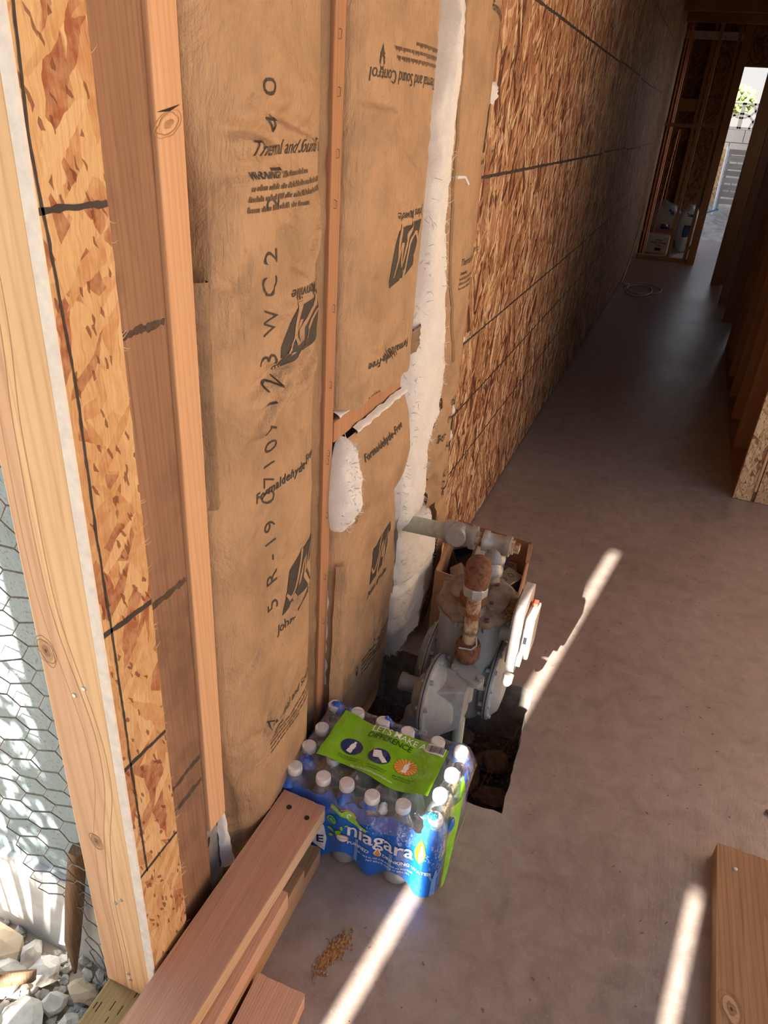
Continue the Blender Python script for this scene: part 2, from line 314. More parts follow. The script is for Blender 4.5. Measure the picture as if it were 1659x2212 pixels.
# ------------------------------------------------------------------ geometry helpers
class MB:
    def __init__(s): s.v = []; s.f = []; s.sm = []
    def add(s, vs, fs, smooth=False):
        o = len(s.v); s.v += [tuple(p) for p in vs]
        for f in fs: s.f.append([i + o for i in f]); s.sm.append(smooth)
        return s
    def box(s, a, b, mat=None):
        x0, y0, z0 = a; x1, y1, z1 = b
        vs = [Vector(p) for p in ((x0, y0, z0), (x1, y0, z0), (x1, y1, z0), (x0, y1, z0), (x0, y0, z1), (x1, y0, z1), (x1, y1, z1), (x0, y1, z1))]
        if mat: vs = [mat @ p for p in vs]
        return s.add(vs, [(0, 3, 2, 1), (4, 5, 6, 7), (0, 1, 5, 4), (1, 2, 6, 5), (2, 3, 7, 6), (3, 0, 4, 7)])
    def frame(s, d):
        d = Vector(d).normalized(); a = Vector((0, 0, 1)) if abs(d.z) < 0.9 else Vector((1, 0, 0))
        u = d.cross(a).normalized(); return d, u, d.cross(u)
    def lathe(s, o, d, prof, seg=20, caps=True, ph=0.0, smooth=True, sq=None):
        """prof: list of (distance along d, radius)"""
        o = Vector(o); d, u, w = s.frame(d); vs = []; fs = []; n = len(prof)
        for h, r in prof:
            for i in range(seg):
                t = 2 * PI * i / seg + ph
                vs.append(o + d * h + (u * math.cos(t) + w * math.sin(t)) * r)
        for j in range(n - 1):
            for i in range(seg):
                i2 = (i + 1) % seg; fs.append((j * seg + i, j * seg + i2, (j + 1) * seg + i2, (j + 1) * seg + i))
        s.add(vs, fs, smooth)
        if caps:
            s.add(vs[:seg], [tuple(range(seg))[::-1]]); s.add(vs[-seg:], [tuple(range(seg))])
        return s
    def cyl(s, a, b, r, r2=None, seg=16):
        a = Vector(a); b = Vector(b); return s.lathe(a, b - a, [(0, r), ((b - a).length, r if r2 is None else r2)], seg)
    def tube(s, pts, r, seg=8, caps=True):
        pts = [Vector(p) for p in pts]; vs = []; fs = []; n = len(pts)
        d0, u, w = s.frame(pts[1] - pts[0])
        for i, p in enumerate(pts):
            t = (pts[min(i + 1, n - 1)] - pts[max(i - 1, 0)]).normalized()
            u = (u - t * u.dot(t)).normalized(); w = t.cross(u)
            rr = r[i] if isinstance(r, (list, tuple)) else r
            for k in range(seg):
                a = 2 * PI * k / seg; vs.append(p + (u * math.cos(a) + w * math.sin(a)) * rr)
        for j in range(n - 1):
            for i in range(seg):
                i2 = (i + 1) % seg; fs.append((j * seg + i, j * seg + i2, (j + 1) * seg + i2, (j + 1) * seg + i))
        s.add(vs, fs, True)
        if caps: s.add(vs[:seg], [tuple(range(seg))[::-1]]); s.add(vs[-seg:], [tuple(range(seg))])
        return s
    def grid(s, fn, nu, nv, smooth=True):
        vs = [fn(i / nu, j / nv) for j in range(nv + 1) for i in range(nu + 1)]
        fs = [(j * (nu + 1) + i, j * (nu + 1) + i + 1, (j + 1) * (nu + 1) + i + 1, (j + 1) * (nu + 1) + i) for j in range(nv) for i in range(nu)]
        return s.add(vs, fs, smooth)
    def prism(s, poly, fn0, fn1, smooth=False):
        n = len(poly); a = [fn0(*p) for p in poly]; b = [fn1(*p) for p in poly]
        s.add(a + b, [(i, (i + 1) % n, n + (i + 1) % n, n + i) for i in range(n)], smooth)
        s.add(a, [tuple(range(n))[::-1]]); s.add(b, [tuple(range(n))]); return s
    def rock(s, c, r, seed, sub=2, amp=0.35, flat=(1, 1, 1)):
        bm = bmesh.new(); bmesh.ops.create_icosphere(bm, subdivisions=sub, radius=1.0)
        vs = []
        for q in bm.verts:
            p = q.co.normalized(); n = noise.noise(p * 1.3 + Vector((seed * 3.1, seed * 1.7, seed))) * amp + noise.noise(p * 3.1 + Vector((seed, seed * 5.3, 2))) * amp * 0.4
            p = p * (1 + n); vs.append((c[0] + p.x * r * flat[0], c[1] + p.y * r * flat[1], c[2] + p.z * r * flat[2]))
        s.add(vs, [[v.index for v in f.verts] for f in bm.faces]); bm.free(); return s
    def build(s, name, mat, parent=None, bevel=0.0, label=None, kind=None):
        me = bpy.data.meshes.new(name); me.from_pydata([tuple(p) for p in s.v], [], s.f); me.update()
        for p, q in zip(me.polygons, s.sm): p.use_smooth = q
        me.materials.append(M[mat] if isinstance(mat, str) else mat)
        o = bpy.data.objects.new(name, me); C.objects.link(o)
        if parent is not None:
            o.parent = parent; o.matrix_parent_inverse = WORLD[parent.name].inverted()
        WORLD[o.name] = Matrix.Identity(4)
        if bevel:
            b = o.modifiers.new('bevel', 'BEVEL'); b.width = bevel; b.segments = 2; b.limit_method = 'ANGLE'
        if label: o['label'] = label
        if kind: o['kind'] = kind
        return o
WORLD = {}
def empty(name, loc, label=None, cat=None, group=None, kind=None):
    o = bpy.data.objects.new(name, None); C.objects.link(o); o.location = loc; o.empty_display_size = 0.05
    WORLD[o.name] = Matrix.Translation(Vector(loc)); return tag(o, label, cat, group, kind)
def tag(o, label=None, cat=None, group=None, kind=None):
    if label: o['label'] = label
    if cat: o['category'] = cat
    if group: o['group'] = group
    if kind: o['kind'] = kind
    return o
def boxo(name, a, b, mat, parent=None, bevel=0.0015, **kw):
    return MB().box(a, b).build(name, mat, parent, bevel, **kw)
def nz(*p): return noise.noise(Vector(p))
def interp(tab, z):
    if z <= tab[0][0]: return tab[0][1]
    for (a, b), (c, d) in zip(tab, tab[1:]):
        if z <= c: return b + (d - b) * (z - a) / (c - a)
    return tab[-1][1]

# text and flat print, draped over a surface function
def text2d(txt, size=1.0, shear=0.0, bold=0.0, spacing=1.0, align='LEFT', res=3):
    cu = bpy.data.curves.new('t', 'FONT'); cu.body = txt; cu.size = size; cu.shear = shear; cu.offset = bold; cu.space_character = spacing
    cu.align_x = align; cu.resolution_u = res; cu.fill_mode = 'FRONT'
    o = bpy.data.objects.new('t', cu); C.objects.link(o)
    dg = bpy.context.evaluated_depsgraph_get(); dg.update()
    me = o.evaluated_get(dg).to_mesh()
    vs = [(v.co.x, v.co.y) for v in me.vertices]; fs = [list(p.vertices) for p in me.polygons]
    o.evaluated_get(dg).to_mesh_clear(); bpy.data.objects.remove(o); bpy.data.curves.remove(cu)
    return vs, fs
def circ(cx, cy, rx, ry=None, n=28): return [(cx + rx * math.cos(2 * PI * i / n), cy + (ry or rx) * math.sin(2 * PI * i / n)) for i in range(n)]
def poly2d(*polys):
    vs, fs = [], []
    for p in polys: fs.append(list(range(len(vs), len(vs) + len(p)))); vs += p
    return vs, fs
def stroke2d(pts, w):
    vs, fs = [], []
    for i, (x, y) in enumerate(pts):
        a = pts[max(0, i - 1)]; b = pts[min(len(pts) - 1, i + 1)]; dx, dy = b[0] - a[0], b[1] - a[1]; L = math.hypot(dx, dy) or 1
        ww = w[i] if isinstance(w, (list, tuple)) else w
        vs += [(x - dy / L * ww, y + dx / L * ww), (x + dy / L * ww, y - dx / L * ww)]
    fs = [[2 * i, 2 * i + 1, 2 * i + 3, 2 * i + 2] for i in range(len(pts) - 1)]
    return vs, fs
def join2d(*ms):
    vs, fs = [], []
    for v, f in ms: o = len(vs); vs += v; fs += [[i + o for i in q] for q in f]
    return vs, fs
def xf(m, sx=1, sy=None, rot=0, at=(0, 0), bend=None):
    sy = sx if sy is None else sy; c, s_ = math.cos(rot), math.sin(rot); out = []
    for x, y in m[0]:
        x, y = x * sx, y * sy; out.append((x * c - y * s_ + at[0], x * s_ + y * c + at[1]))
    return out, m[1]
def drape(name, m2, surf, off, mat, parent, cut=0.0, label=None):
    vs, fs = m2
    bm = bmesh.new(); bv = [bm.verts.new((x, y, 0)) for x, y in vs]
    for f in fs:
        try: bm.faces.new([bv[i] for i in f])
        except ValueError: pass
    if cut:
        xs = [v[0] for v in vs]; ys = [v[1] for v in vs]
        for ax, lo, hi in ((0, min(xs), max(xs)), (1, min(ys), max(ys))):
            t = math.floor(lo / cut) * cut + cut
            while t < hi:
                co = (t, 0, 0) if ax == 0 else (0, t, 0); no = (1, 0, 0) if ax == 0 else (0, 1, 0)
                bmesh.ops.bisect_plane(bm, geom=bm.verts[:] + bm.edges[:] + bm.faces[:], plane_co=co, plane_no=no); t += cut
    mb = MB(); bm.verts.index_update()
    mb.add([surf(v.co.x, v.co.y, off) for v in bm.verts], [[v.index for v in f.verts] for f in bm.faces], True); bm.free()
    return mb.build(name, mat, parent, label=label)
# ================================================================== THE SETTING
# ---- slab with the meter pit cut into it
def jag(a, b, n, amp, seed):
    out = []
    for i in range(n):
        t = i / n; d = Vector((b[0] - a[0], b[1] - a[1])).normalized()
        j = amp * nz(t * 9.0, seed, 0.3) + amp * 0.6 * nz(t * 31.0, seed, 1.3)
        if i == 0: j = 0
        out.append((a[0] + (b[0] - a[0]) * t - d.y * j, a[1] + (b[1] - a[1]) * t + d.x * j))
    return out
PIT = [(-0.10, 1.15), (0.419, 1.145), (0.402, 1.572), (-0.10, 1.566)]
pit = []
for i in range(4): pit += jag(PIT[i], PIT[(i + 1) % 4], 26, 0.006, i * 3.7)
outer = [(-0.105, -1.7), (6.1, -1.7), (6.1, 11.9), (-0.105, 11.9)]
bm = bmesh.new()
ov = [bm.verts.new((*p, 0)) for p in outer]; pv = [bm.verts.new((*p, 0)) for p in pit]
es = [bm.edges.new((l[i], l[(i + 1) % len(l)])) for l in (ov, pv) for i in range(len(l))]
bmesh.ops.triangle_fill(bm, edges=es, use_beauty=True)
mb = MB(); bm.verts.index_update(); mb.add([v.co[:] for v in bm.verts], [[v.index for v in f.verts] for f in bm.faces]); bm.free()
mb.v = [(x, y, 0.0) for x, y, z in mb.v]
floor = mb.build('floor', 'concrete', kind='structure')
for p in floor.data.polygons:
    if p.normal.z < 0: p.flip()
mb = MB(); n = len(pit)
mb.add([(*p, 0) for p in pit] + [(p[0] + 0.003 * nz(p[0] * 40, p[1] * 40, 1), p[1], -0.09) for p in pit] + [(p[0], p[1], -0.28) for p in pit],
       [(i, (i + 1) % n, n + (i + 1) % n, n + i) for i in range(n)] + [(n + i, n + (i + 1) % n, 2 * n + (i + 1) % n, 2 * n + i) for i in range(n)])
mb.build('pit_side', 'slab_edge', floor)
mb = MB(); mb.grid(lambda u, v: (-0.12 + 0.56 * u, 1.13 + 0.46 * v, -0.21 + 0.035 * nz(u * 5, v * 5, 0.2) + 0.015 * nz(u * 17, v * 17, 4)), 40, 34, False)
mb.build('pit_soil', 'soil', floor)
mb = MB()
for a, b in zip(outer, outer[1:] + outer[:1]): mb.add([(*a, 0), (*b, 0), (*b, -0.3), (*a, -0.3)], [(0, 1, 2, 3)])
mb.build('slab_side', 'slab_edge', floor)

# ---- ground outside
mb = MB(); mb.grid(lambda u, v: (-40 + 80 * u, -40 + 80 * v, -0.23), 8, 8, False)
mb.build('ground', 'sand', kind='structure')

# ---- left wall
XF = -0.011
wl = empty('wall_left', (XF, 0.5, 0), kind='structure')
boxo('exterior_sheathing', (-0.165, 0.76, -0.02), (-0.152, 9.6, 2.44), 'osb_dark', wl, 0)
boxo('top_plate', (-0.15, 0.495, 2.40), (XF, 9.6, 2.439), 'stud_dim', wl)
for y0, y1, z0 in ((0.583, 0.673, 0.04), (0.673, 0.719, 0.268), (1.085, 1.122, 0.04), (1.525, 1.563, 0.02), (1.905, 1.943, 0.02)):
    m = {0.583: 'fir_brown', 0.673: 'fir'}.get(y0, 'fir_red')
    xx = XF + (0.004 if y0 == 0.673 else (-0.002 if y0 == 0.583 else 0))
    boxo('stud', (-0.10 if y0 < 0.7 else -0.15, y0, z0), (xx, y1, 2.40), m, wl, 0.002)
boxo('bottom_plate', (-0.10, 0.535, 0.0), (-0.014, 1.14, 0.04), 'grey_wood', wl)
boxo('bottom_plate', (-0.14, 1.575, 0.0), (-0.014, 9.5, 0.04), 'grey_wood', wl)
boxo('blocking', (-0.15, 1.1225, 0.808), (XF + 0.002, 1.5245, 0.848), 'fir_red', wl, 0.002)
jamb = boxo('jamb_stud', (-0.100, 0.495, 0.066), (XF, 0.533, 2.40), 'pine', wl, 0.0025)
boxo('sill_plate', (-0.098, -1.55, 0.001), (-0.008, 0.575, 0.066), 'plate', wl, 0.003)
# knots and nail heads on the jamb
def knot(name, at, rx, ry, rot, surf, parent, mats=('knot_ring', 'knot', 'scorch')):
    sd = at[0] * 31 + at[1] * 17
    def bl(k, s_): return [(rx * k * math.cos(t) * (1 + .22 * nz(math.cos(t) * 1.5, math.sin(t) * 1.5, sd + s_)), ry * k * math.sin(t) * (1 + .22 * nz(math.cos(t) * 1.5, math.sin(t) * 1.5, sd + s_))) for t in [i * 2 * PI / 26 for i in range(26)]]
    o = drape(name, xf(poly2d(bl(1.0, 0)), 1, rot=rot, at=at), surf, .0003, mats[0], parent)
    ring = bl(1.18, 1); drape('grain_ring', xf(stroke2d(ring + ring[:1], .0005), 1, rot=rot, at=at), surf, .0004, mats[1], parent)
    ring = bl(1.5, 2); drape('grain_ring', xf(stroke2d(ring + ring[:1], .0004), 1, rot=rot, at=at), surf, .0004, mats[1], parent)
    drape('knot_heart', xf(poly2d(bl(.55, 3)), 1, rot=rot, at=at), surf, .0005, mats[1], parent); drape('knot_heart', xf(poly2d(bl(.16, 4)), 1, rot=rot, at=at), surf, .0007, mats[2], parent)
    return o
def jsurf(x, z, off): return (x, 0.495 - off, z)
for (x, z, r) in ((-0.088, 0.762, 0.011), (-0.066, 0.43, 0.008)):
    knot('knot', (x, z), r * .85, r * 1.4, 0.25, jsurf, jamb)
for (x, z) in ((-0.056, 0.705), (-0.039, 0.722), (-0.052, 0.299), (-0.040, 0.313), (-0.052, 0.115), (-0.05, 0.10), (-0.02, 0.085)):
    MB().lathe((x, 0.4955, z), (0, -1, 0), [(0, 0.0036), (0.0012, 0.0036), (0.0018, 0.0026)], 10).build('nail_head', 'nail', jamb)
def hw(z): return -0.060 + 0.030 * math.exp(-((z - 0.60) / 0.14) ** 2) - 0.012 * math.exp(-((z - 0.95) / 0.2) ** 2) + 0.004 * nz(z * 9, 1, 1)
zs = [0.069 + i * 2.32 / 120 for i in range(121)]
drape('heartwood', poly2d(*[[(-0.0975, a), (hw(a), a), (hw(b), b), (-0.0975, b)] for a, b in zip(zs, zs[1:])]), jsurf, 0.00015, 'pine_pink', jamb)
for dx in (0.0, 0.010, -0.016):
    drape('grain_ring', stroke2d([(min(-0.016, max(-0.096, hw(z) + dx + .003 * nz(z * 5, dx * 90, 0))), z) for z in zs], 0.00045), jsurf, 0.00025, 'ring_line', jamb)
drape('ply_gap', stroke2d([(0.5945 + 0.0015 * nz(z * 3, 0, 0), z) for z in zs[8:]], 0.0006), lambda y, z, o: (XF - 0.002 + o, y, z), 0.0003, 'hole', bpy.data.objects['stud'])
# incised dashes of the treated sill plate
mb = MB()
for i in range(60):
    x = random.uniform(-0.094, -0.013); y = random.uniform(0.2, 0.49); L = random.uniform(0.008, 0.016)
    mb.box((x, y, 0.0655), (x + 0.0013, y + L, 0.0664))
mb.build('incision', 'hole', bpy.data.objects['sill_plate'], kind='stuff')

# narrow cut strip of OSB beside the jamb
edge = []
for i in range(160):
    z = 0.05 + i * 2.35 / 159
    edge.append((0.583 + 0.0016 * nz(z * 60, 1.1, 0) + 0.0012 * nz(z * 190, 3.1, 0), z))
mb = MB(); poly = [(0.4985, 0.05)] + edge + [(0.4985, 2.40)]
mb.prism(poly, lambda y, z: (XF + 0.0005, y, z), lambda y, z: (0.0, y, z))
strip = mb.build('osb_strip', 'osb_near', wl)
mb = MB()
for i in range(90):
    z0 = 0.05 + i * 2.35 / 90; z1 = z0 + 2.35 / 90
    mb.add([(XF - 0.001, 0.4945, z0), (0.0012 + 0.0008 * nz(z0 * 50, 0, 0), 0.4945, z0), (0.0012 + 0.0008 * nz(z1 * 50, 0, 0), 0.4945, z1), (XF - 0.001, 0.4945, z1),
            (XF - 0.001, 0.4984, z0), (0.0008, 0.4984, z0), (0.0008, 0.4984, z1), (XF - 0.001, 0.4984, z1)],
           [(0, 1, 2, 3), (1, 5, 6, 2), (4, 0, 3, 7)])
mb.build('cut_edge', 'white_edge', strip)
mb = MB()
for i in range(46):
    z = random.uniform(0.15, 1.9); L = random.uniform(0.003, 0.011); a = random.uniform(-0.7, 0.7)
    p = Vector((-0.001, 0.582, z)); d = Vector((random.uniform(0, 0.5), math.cos(a), math.sin(a)))
    mb.tube([p, p + d * L * 0.6, p + d * L + Vector((0.001, 0, 0.002))], [0.0008, 0.0006, 0.0002], 4)
mb.build('splinter', 'lum_pale', strip, kind='stuff')
def wsurf(y, z, off): return (off, y, z)
def marker_line(pts, w, name, surf, parent, seed=0.0, step=0.006, jag_=0.35, off=0.0007):
    out = []; ws = []
    for (a, b) in zip(pts, pts[1:]):
        L = math.hypot(b[0] - a[0], b[1] - a[1]); n = max(2, int(L / step))
        for i in range(n):
            t = i / n; p = (a[0] + (b[0] - a[0]) * t, a[1] + (b[1] - a[1]) * t)
            k = nz(p[0] * 140 + seed, p[1] * 140, seed); k2 = nz(p[0] * 60 + seed, p[1] * 60, seed + 5)
            out.append((p[0] + w * 0.5 * k2, p[1] + w * 0.5 * k2)); ws.append(w * (1 + jag_ * k * 1.6))
    out.append(pts[-1]); ws.append(w)
    return drape(name, stroke2d(out, ws), surf, off, 'marker', parent)
marker_line([(0.506, 2.3), (0.505, 1.4), (0.500, 1.31), (0.506, 1.218), (0.512, 1.095), (0.510, 0.943), (0.512, 0.786), (0.511, 0.599), (0.513, 0.38)], 0.0015, 'marker_line', wsurf, strip, 1.0)
for za, zb, w in ((1.257, 1.257, 0.0030), (0.812, 0.806, 0.0034), (0.598, 0.590, 0.0028), (0.384, 0.382, 0.0022)):
    marker_line([(0.496, za), (0.582, zb)], w, 'marker_line', wsurf, strip, za * 3)
# smoky bands on the brown stud where the lines run on
brown = bpy.data.objects['stud']
for z in (1.126, 0.782, 0.449, 0.40):
    marker_line([(0.590, z), (0.668, z + 0.001)], 0.0042, 'scorch_line', lambda y, zz, o: (XF - 0.002 + o, y, zz), brown, z, 0.004, 0.6, 0.0003).data.materials[0] = M['scorch']
# a knot and split on the bright stud, metal hold-down under it
bright = bpy.data.objects['stud.001']
knot('knot', (0.692, 1.322), 0.016, 0.007, 0.35, lambda y, z, o: (XF + 0.004 + o, y, z), bright, ('fir', 'lum_tan', 'lum_tan'))
drape('split', xf(poly2d([(-0.02, 0), (0, 0.002), (0.02, 0.004), (0.001, -0.001)]), 1, rot=0.1, at=(0.694, 1.334)), lambda y, z, o: (XF + 0.004 + o, y, z), 0.0006, 'hole', bright)
hd = empty('hold_down_bracket', (XF, 0.70, 0.04), 'galvanised hold-down plate with slot under the short bright stud', 'bracket')
poly = [(0.6735, 0.041), (0.760, 0.041), (0.760, 0.2), (0.722, 0.262), (0.6735, 0.262)]
MB().prism(poly, lambda y, z: (-0.035, y, z), lambda y, z: (-0.030, y, z)).build('plate', 'zinc', hd)
drape('slot', xf(poly2d(circ(0, 0, 0.006, 0.016)), 1, rot=-0.35, at=(0.692, 0.2)), lambda y, z, o: (-0.030 + o, y, z), 0.0005, 'hole', hd)

# full OSB sheets along the hall
YS = [1.922, 3.142, 4.362, 5.582, 6.802, 8.022, 9.242, 9.6]
for i, (a, b) in enumerate(zip(YS, YS[1:])):
    sh = boxo('osb_sheet', (XF + 0.0005, a + 0.0015, 0.012), (0.0, b - 0.0015, 2.43), 'osb_wall', wl, 0.0)
    for z, w in ((1.215, 0.0042), (0.795, 0.0034), (0.59, 0.0030), (0.391, 0.0028), (1.62, 0.0042), (2.02, 0.004)):
        if b > 8.1: continue
        dz = 0.012 * ((i * 37) % 5 - 2) / 2 if i else 0
        marker_line([(a + 0.004, z + dz * 0.6), (b - 0.03 * ((i * 7) % 3), z + dz * 0.6)], w, 'marker_line', wsurf, sh, i * 2.1 + z, 0.012, 0.3)
sh0 = bpy.data.objects['osb_sheet']
boxo('green_edge', (XF, 1.918, 0.012), (0.0004, 1.9232, 2.43), 'green_edge', sh0, 0)
for (y, z, ln, wd_, t, m) in ((2.02, 1.16, 0.23, 0.012, 0.03, 'osb_pale'), (2.10, 1.42, 0.15, 0.016, -0.12, 'osb_pale'), (2.03, 1.33, 0.2, 0.01, 0.05, 'osb_pale'), (2.32, 1.19, 0.07, 0.008, -0.3, 'osb_dark'),
                             (3.06, 1.18, 0.11, 0.017, 0.0, 'osb_dark'), (2.25, 1.33, 0.08, 0.008, 0.1, 'osb_dark'), (2.42, 0.98, 0.10, 0.01, 0.1, 'osb_pale'), (2.62, 1.08, 0.08, 0.01, 0.0, 'osb_dark')):
    drape('strand', xf(poly2d([(-wd_ / 2, 0), (0, -ln / 2), (wd_ / 2, -ln * 0.1), (wd_ * 0.3, ln / 2)]), 1, rot=t, at=(y, z)), wsurf, 0.0007, m, sh0)

# ---- right partition of the hall (open studs, sheathed on the far side)
wr = empty('wall_right', (0.985, 3.2, 0), kind='structure')
for y in (3.1375, 3.64, 4.065, 4.47, 4.874, 5.28, 5.616, 5.655):
    boxo('stud', (0.94, y, 0.038), (1.03, y + 0.038, 2.44), 'stud_dim', wr, 0.002)
boxo('bottom_plate', (0.94, 3.1375, 0.001), (1.03, 5.70, 0.038), 'stud_dim', wr, 0.002)
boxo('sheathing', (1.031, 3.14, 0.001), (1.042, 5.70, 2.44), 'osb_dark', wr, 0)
for x0, y, x1 in ((0.935, 6.62, 1.03), (0.935, 6.66, 1.03), (0.905, 7.30, 1.03), (0.905, 7.34, 1.03), (0.835, 8.29, 0.93), (0.835, 8.33, 0.93), (0.935, 8.37, 1.03)):
    boxo('stud', (x0, y, 0.001), (x1, y + 0.038, 2.44), 'stud_dim', wr, 0.002)
wrt = empty('wall_return', (1.0, 3.13, 0), kind='structure')
boxo('osb_sheet', (0.939, 3.126, 0.002), (1.008, 3.137, 2.44), 'osb_pale', wrt, 0)
boxo('batten', (1.0085, 3.122, 0.05), (1.0185, 3.137, 2.44), 'lum_pale', wrt, 0.001)
boxo('osb_sheet', (1.024, 3.126, 0.002), (2.24, 3.137, 2.44), 'osb_pale', wrt, 0)
boxo('osb_sheet', (2.243, 3.126, 0.002), (6.0, 3.137, 2.44), 'osb_pale', wrt, 0)
boxo('stud', (1.0315, 3.1375, 0.002), (1.07, 3.226, 2.44), 'stud_dim', wrt)
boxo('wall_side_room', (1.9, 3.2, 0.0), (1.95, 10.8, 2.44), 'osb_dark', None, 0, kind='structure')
boxo('wall_room_end', (6.0, -1.7, 0.0), (6.05, 3.2, 2.44), 'osb_pale', None, 0, kind='structure')

# ---- far partition (open studs), far outer wall with the doorway
wf = empty('wall_far_partition', (0.3, 9.5, 0), kind='structure')
boxo('bottom_plate', (-0.06, 9.5, 0.001), (0.648, 9.59, 0.04), 'stud_far', wf, 0.002)
for x0, x1 in ((-0.06, -0.024), (0.331, 0.367), (0.516, 0.552)):
    boxo('stud', (x0, 9.5, 0.04), (x1, 9.59, 2.44), 'stud_far', wf, 0.002)
boxo('door_post', (0.566, 9.47, 0.001), (0.648, 9.59, 2.44), 'stud_dim', wf, 0.002)
boxo('blocking', (-0.024, 9.505, 1.372), (0.331, 9.585, 1.41), 'stud_far', wf, 0.002)
boxo('blocking', (0.367, 9.505, 1.385), (0.516, 9.585, 1.423), 'stud_far', wf, 0.002)
wo_ = empty('wall_far', (0.3, 10.8, 0), kind='structure')
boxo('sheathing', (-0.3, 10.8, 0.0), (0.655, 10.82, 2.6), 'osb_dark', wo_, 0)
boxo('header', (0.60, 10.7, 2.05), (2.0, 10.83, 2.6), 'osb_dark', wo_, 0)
boxo('header_trim', (0.60, 10.69, 2.03), (2.0, 10.72, 2.05), 'stud_far', wo_, 0)
for x0 in (0.02, 0.25, 0.615):
    boxo('stud', (x0, 10.70, 0.002), (x0 + 0.036, 10.799, 2.44), 'stud_dim', wo_, 0.002)
boxo('blocking', (0.056, 10.705, 1.55), (0.25, 10.795, 1.68), 'stud_dim', wo_, 0.002)
boxo('grey_strip', (-0.05, 10.68, 2.28), (0.62, 10.70, 2.36), 'mottled_grey', wo_, 0)  # mottled grey strip across the head of the back wall
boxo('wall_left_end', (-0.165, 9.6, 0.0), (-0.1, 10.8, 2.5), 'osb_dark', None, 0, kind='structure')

# ---- ceiling
cl = empty('ceiling', (3, 4, 2.44), kind='structure')
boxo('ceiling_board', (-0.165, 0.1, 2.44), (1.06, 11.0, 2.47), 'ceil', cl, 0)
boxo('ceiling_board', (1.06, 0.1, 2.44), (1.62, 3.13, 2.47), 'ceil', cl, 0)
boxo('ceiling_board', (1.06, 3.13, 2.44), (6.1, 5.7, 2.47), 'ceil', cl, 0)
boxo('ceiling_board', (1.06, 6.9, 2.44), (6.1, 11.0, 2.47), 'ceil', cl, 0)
boxo('shade_panel', (-0.3, 10.9, 2.44), (6.1, 11.0, 4.7), 'osb_dark', cl, 0)  # unseen panel added above the roof to keep the yard wall in shade
for i in range(8):
    boxo('joist', (-0.15, 3.6 + i * 0.81, 2.30), (1.03, 3.638 + i * 0.81, 2.439), 'stud_dim', cl, 0)

# ---- unseen board screen added behind the camera to block sun except through two slits
wb = empty('sun_screen', (0.4, -1.6, 0), kind='structure')
def boards(x0, x1, z0, z1):
    n = max(1, round((x1 - x0) / 0.14)); w = (x1 - x0) / n
    for i in range(n): boxo('board', (x0 + i * w, -1.62, z0), (x0 + (i + 1) * w, -1.60, z1), 'board_back', wb, 0)
boards(-0.64, -0.0745, -0.2, 3.9); boards(-0.0450, 0.420, 0.0, 3.9); boards(0.444, 1.35, 0.0, 3.9); boards(0.420, 0.444, 1.60, 3.9)
boards(-0.0745, -0.0450, 0.0, 0.6); boards(-0.0745, -0.0450, 2.44, 3.9)
boxo('rail', (-0.64, -1.66, 2.38), (1.35, -1.62, 2.44), 'board_back', wb, 0)
# ================================================================== INSULATION BATTS
def ridge(y, z, s, k): return (1 - abs(nz(y * s + z * s * 0.45, z * s * 0.8, k))) ** 4
class Batt:
    def __init__(s, yl, yr, z0, z1, amp, seed, wr=1.0, base=XF - 0.002, lean=None):
        s.yl, s.yr, s.z0, s.z1, s.amp, s.seed, s.wr, s.base, s.lean = yl, yr, z0, z1, amp, seed, wr, base, lean; s.creases = []
    def L(s, z): return interp(s.yl, z)
    def R(s, z): return interp(s.yr, z)
    def surf(s, y, z, off=0.0):
        a, b = s.L(z), s.R(z); t = (y - a) / (b - a)
        tt = min(1.0, max(0.0, t)); win = (1 - (2 * tt - 1) ** 4)
        w = s.wr if not callable(s.wr) else s.wr(z)
        x = s.base + s.amp * (win ** 0.8) * (1 + 0.2 * nz(z * 1.7, s.seed, 0)) + off
        x += win * (0.007 * w * nz(y * 6, z * 4.2, s.seed) + 0.0095 * w * ridge(y, z, 6, s.seed) + 0.003 * w * nz(y * 15, z * 13, s.seed + 4))
        for (y0, z0, y1, z1, d, w_) in s.creases:
            if z < min(z0, z1) - 0.05 or z > max(z0, z1) + 0.05: continue
            ey, ez = y1 - y0, z1 - z0; L2 = ey * ey + ez * ez; tt_ = ((y - y0) * ey + (z - z0) * ez) / L2
            if tt_ < -0.15 or tt_ > 1.15: continue
            tp_ = max(0.0, 1 - (2 * tt_ - 1) ** 4) if 0 < tt_ < 1 else 0.0
            ds = ((y - y0) * ez - (z - z0) * ey) / math.sqrt(L2)
            x += win * d * tp_ * (-math.exp(-(ds / w_) ** 2) + 0.8 * math.exp(-((ds - 1.7 * w_) / (1.5 * w_)) ** 2))
        if s.lean: x += s.lean(y, z)
        if t > 1: x -= (t - 1) * (b - a) * 3; y = b + (y - b) * 0.1
        if t < 0: x -= (-t) * (b - a) * 3; y = a + (y - a) * 0.1
        return (x, y, z)
    def sheet(s, nu, nv, wob=0.0):
        mb = MB()
        def fn(u, v):
            z = s.z0 + (s.z1 - s.z0) * v; uu = -0.14 + 1.28 * u
            a, b = s.L(z), s.R(z)
            zz = z + wob * nz(uu * 6, s.seed, 2) * (1 if v in (0.0,) else 0)
            return s.surf(a + (b - a) * uu, zz)
        mb.grid(fn, nu, nv); return mb
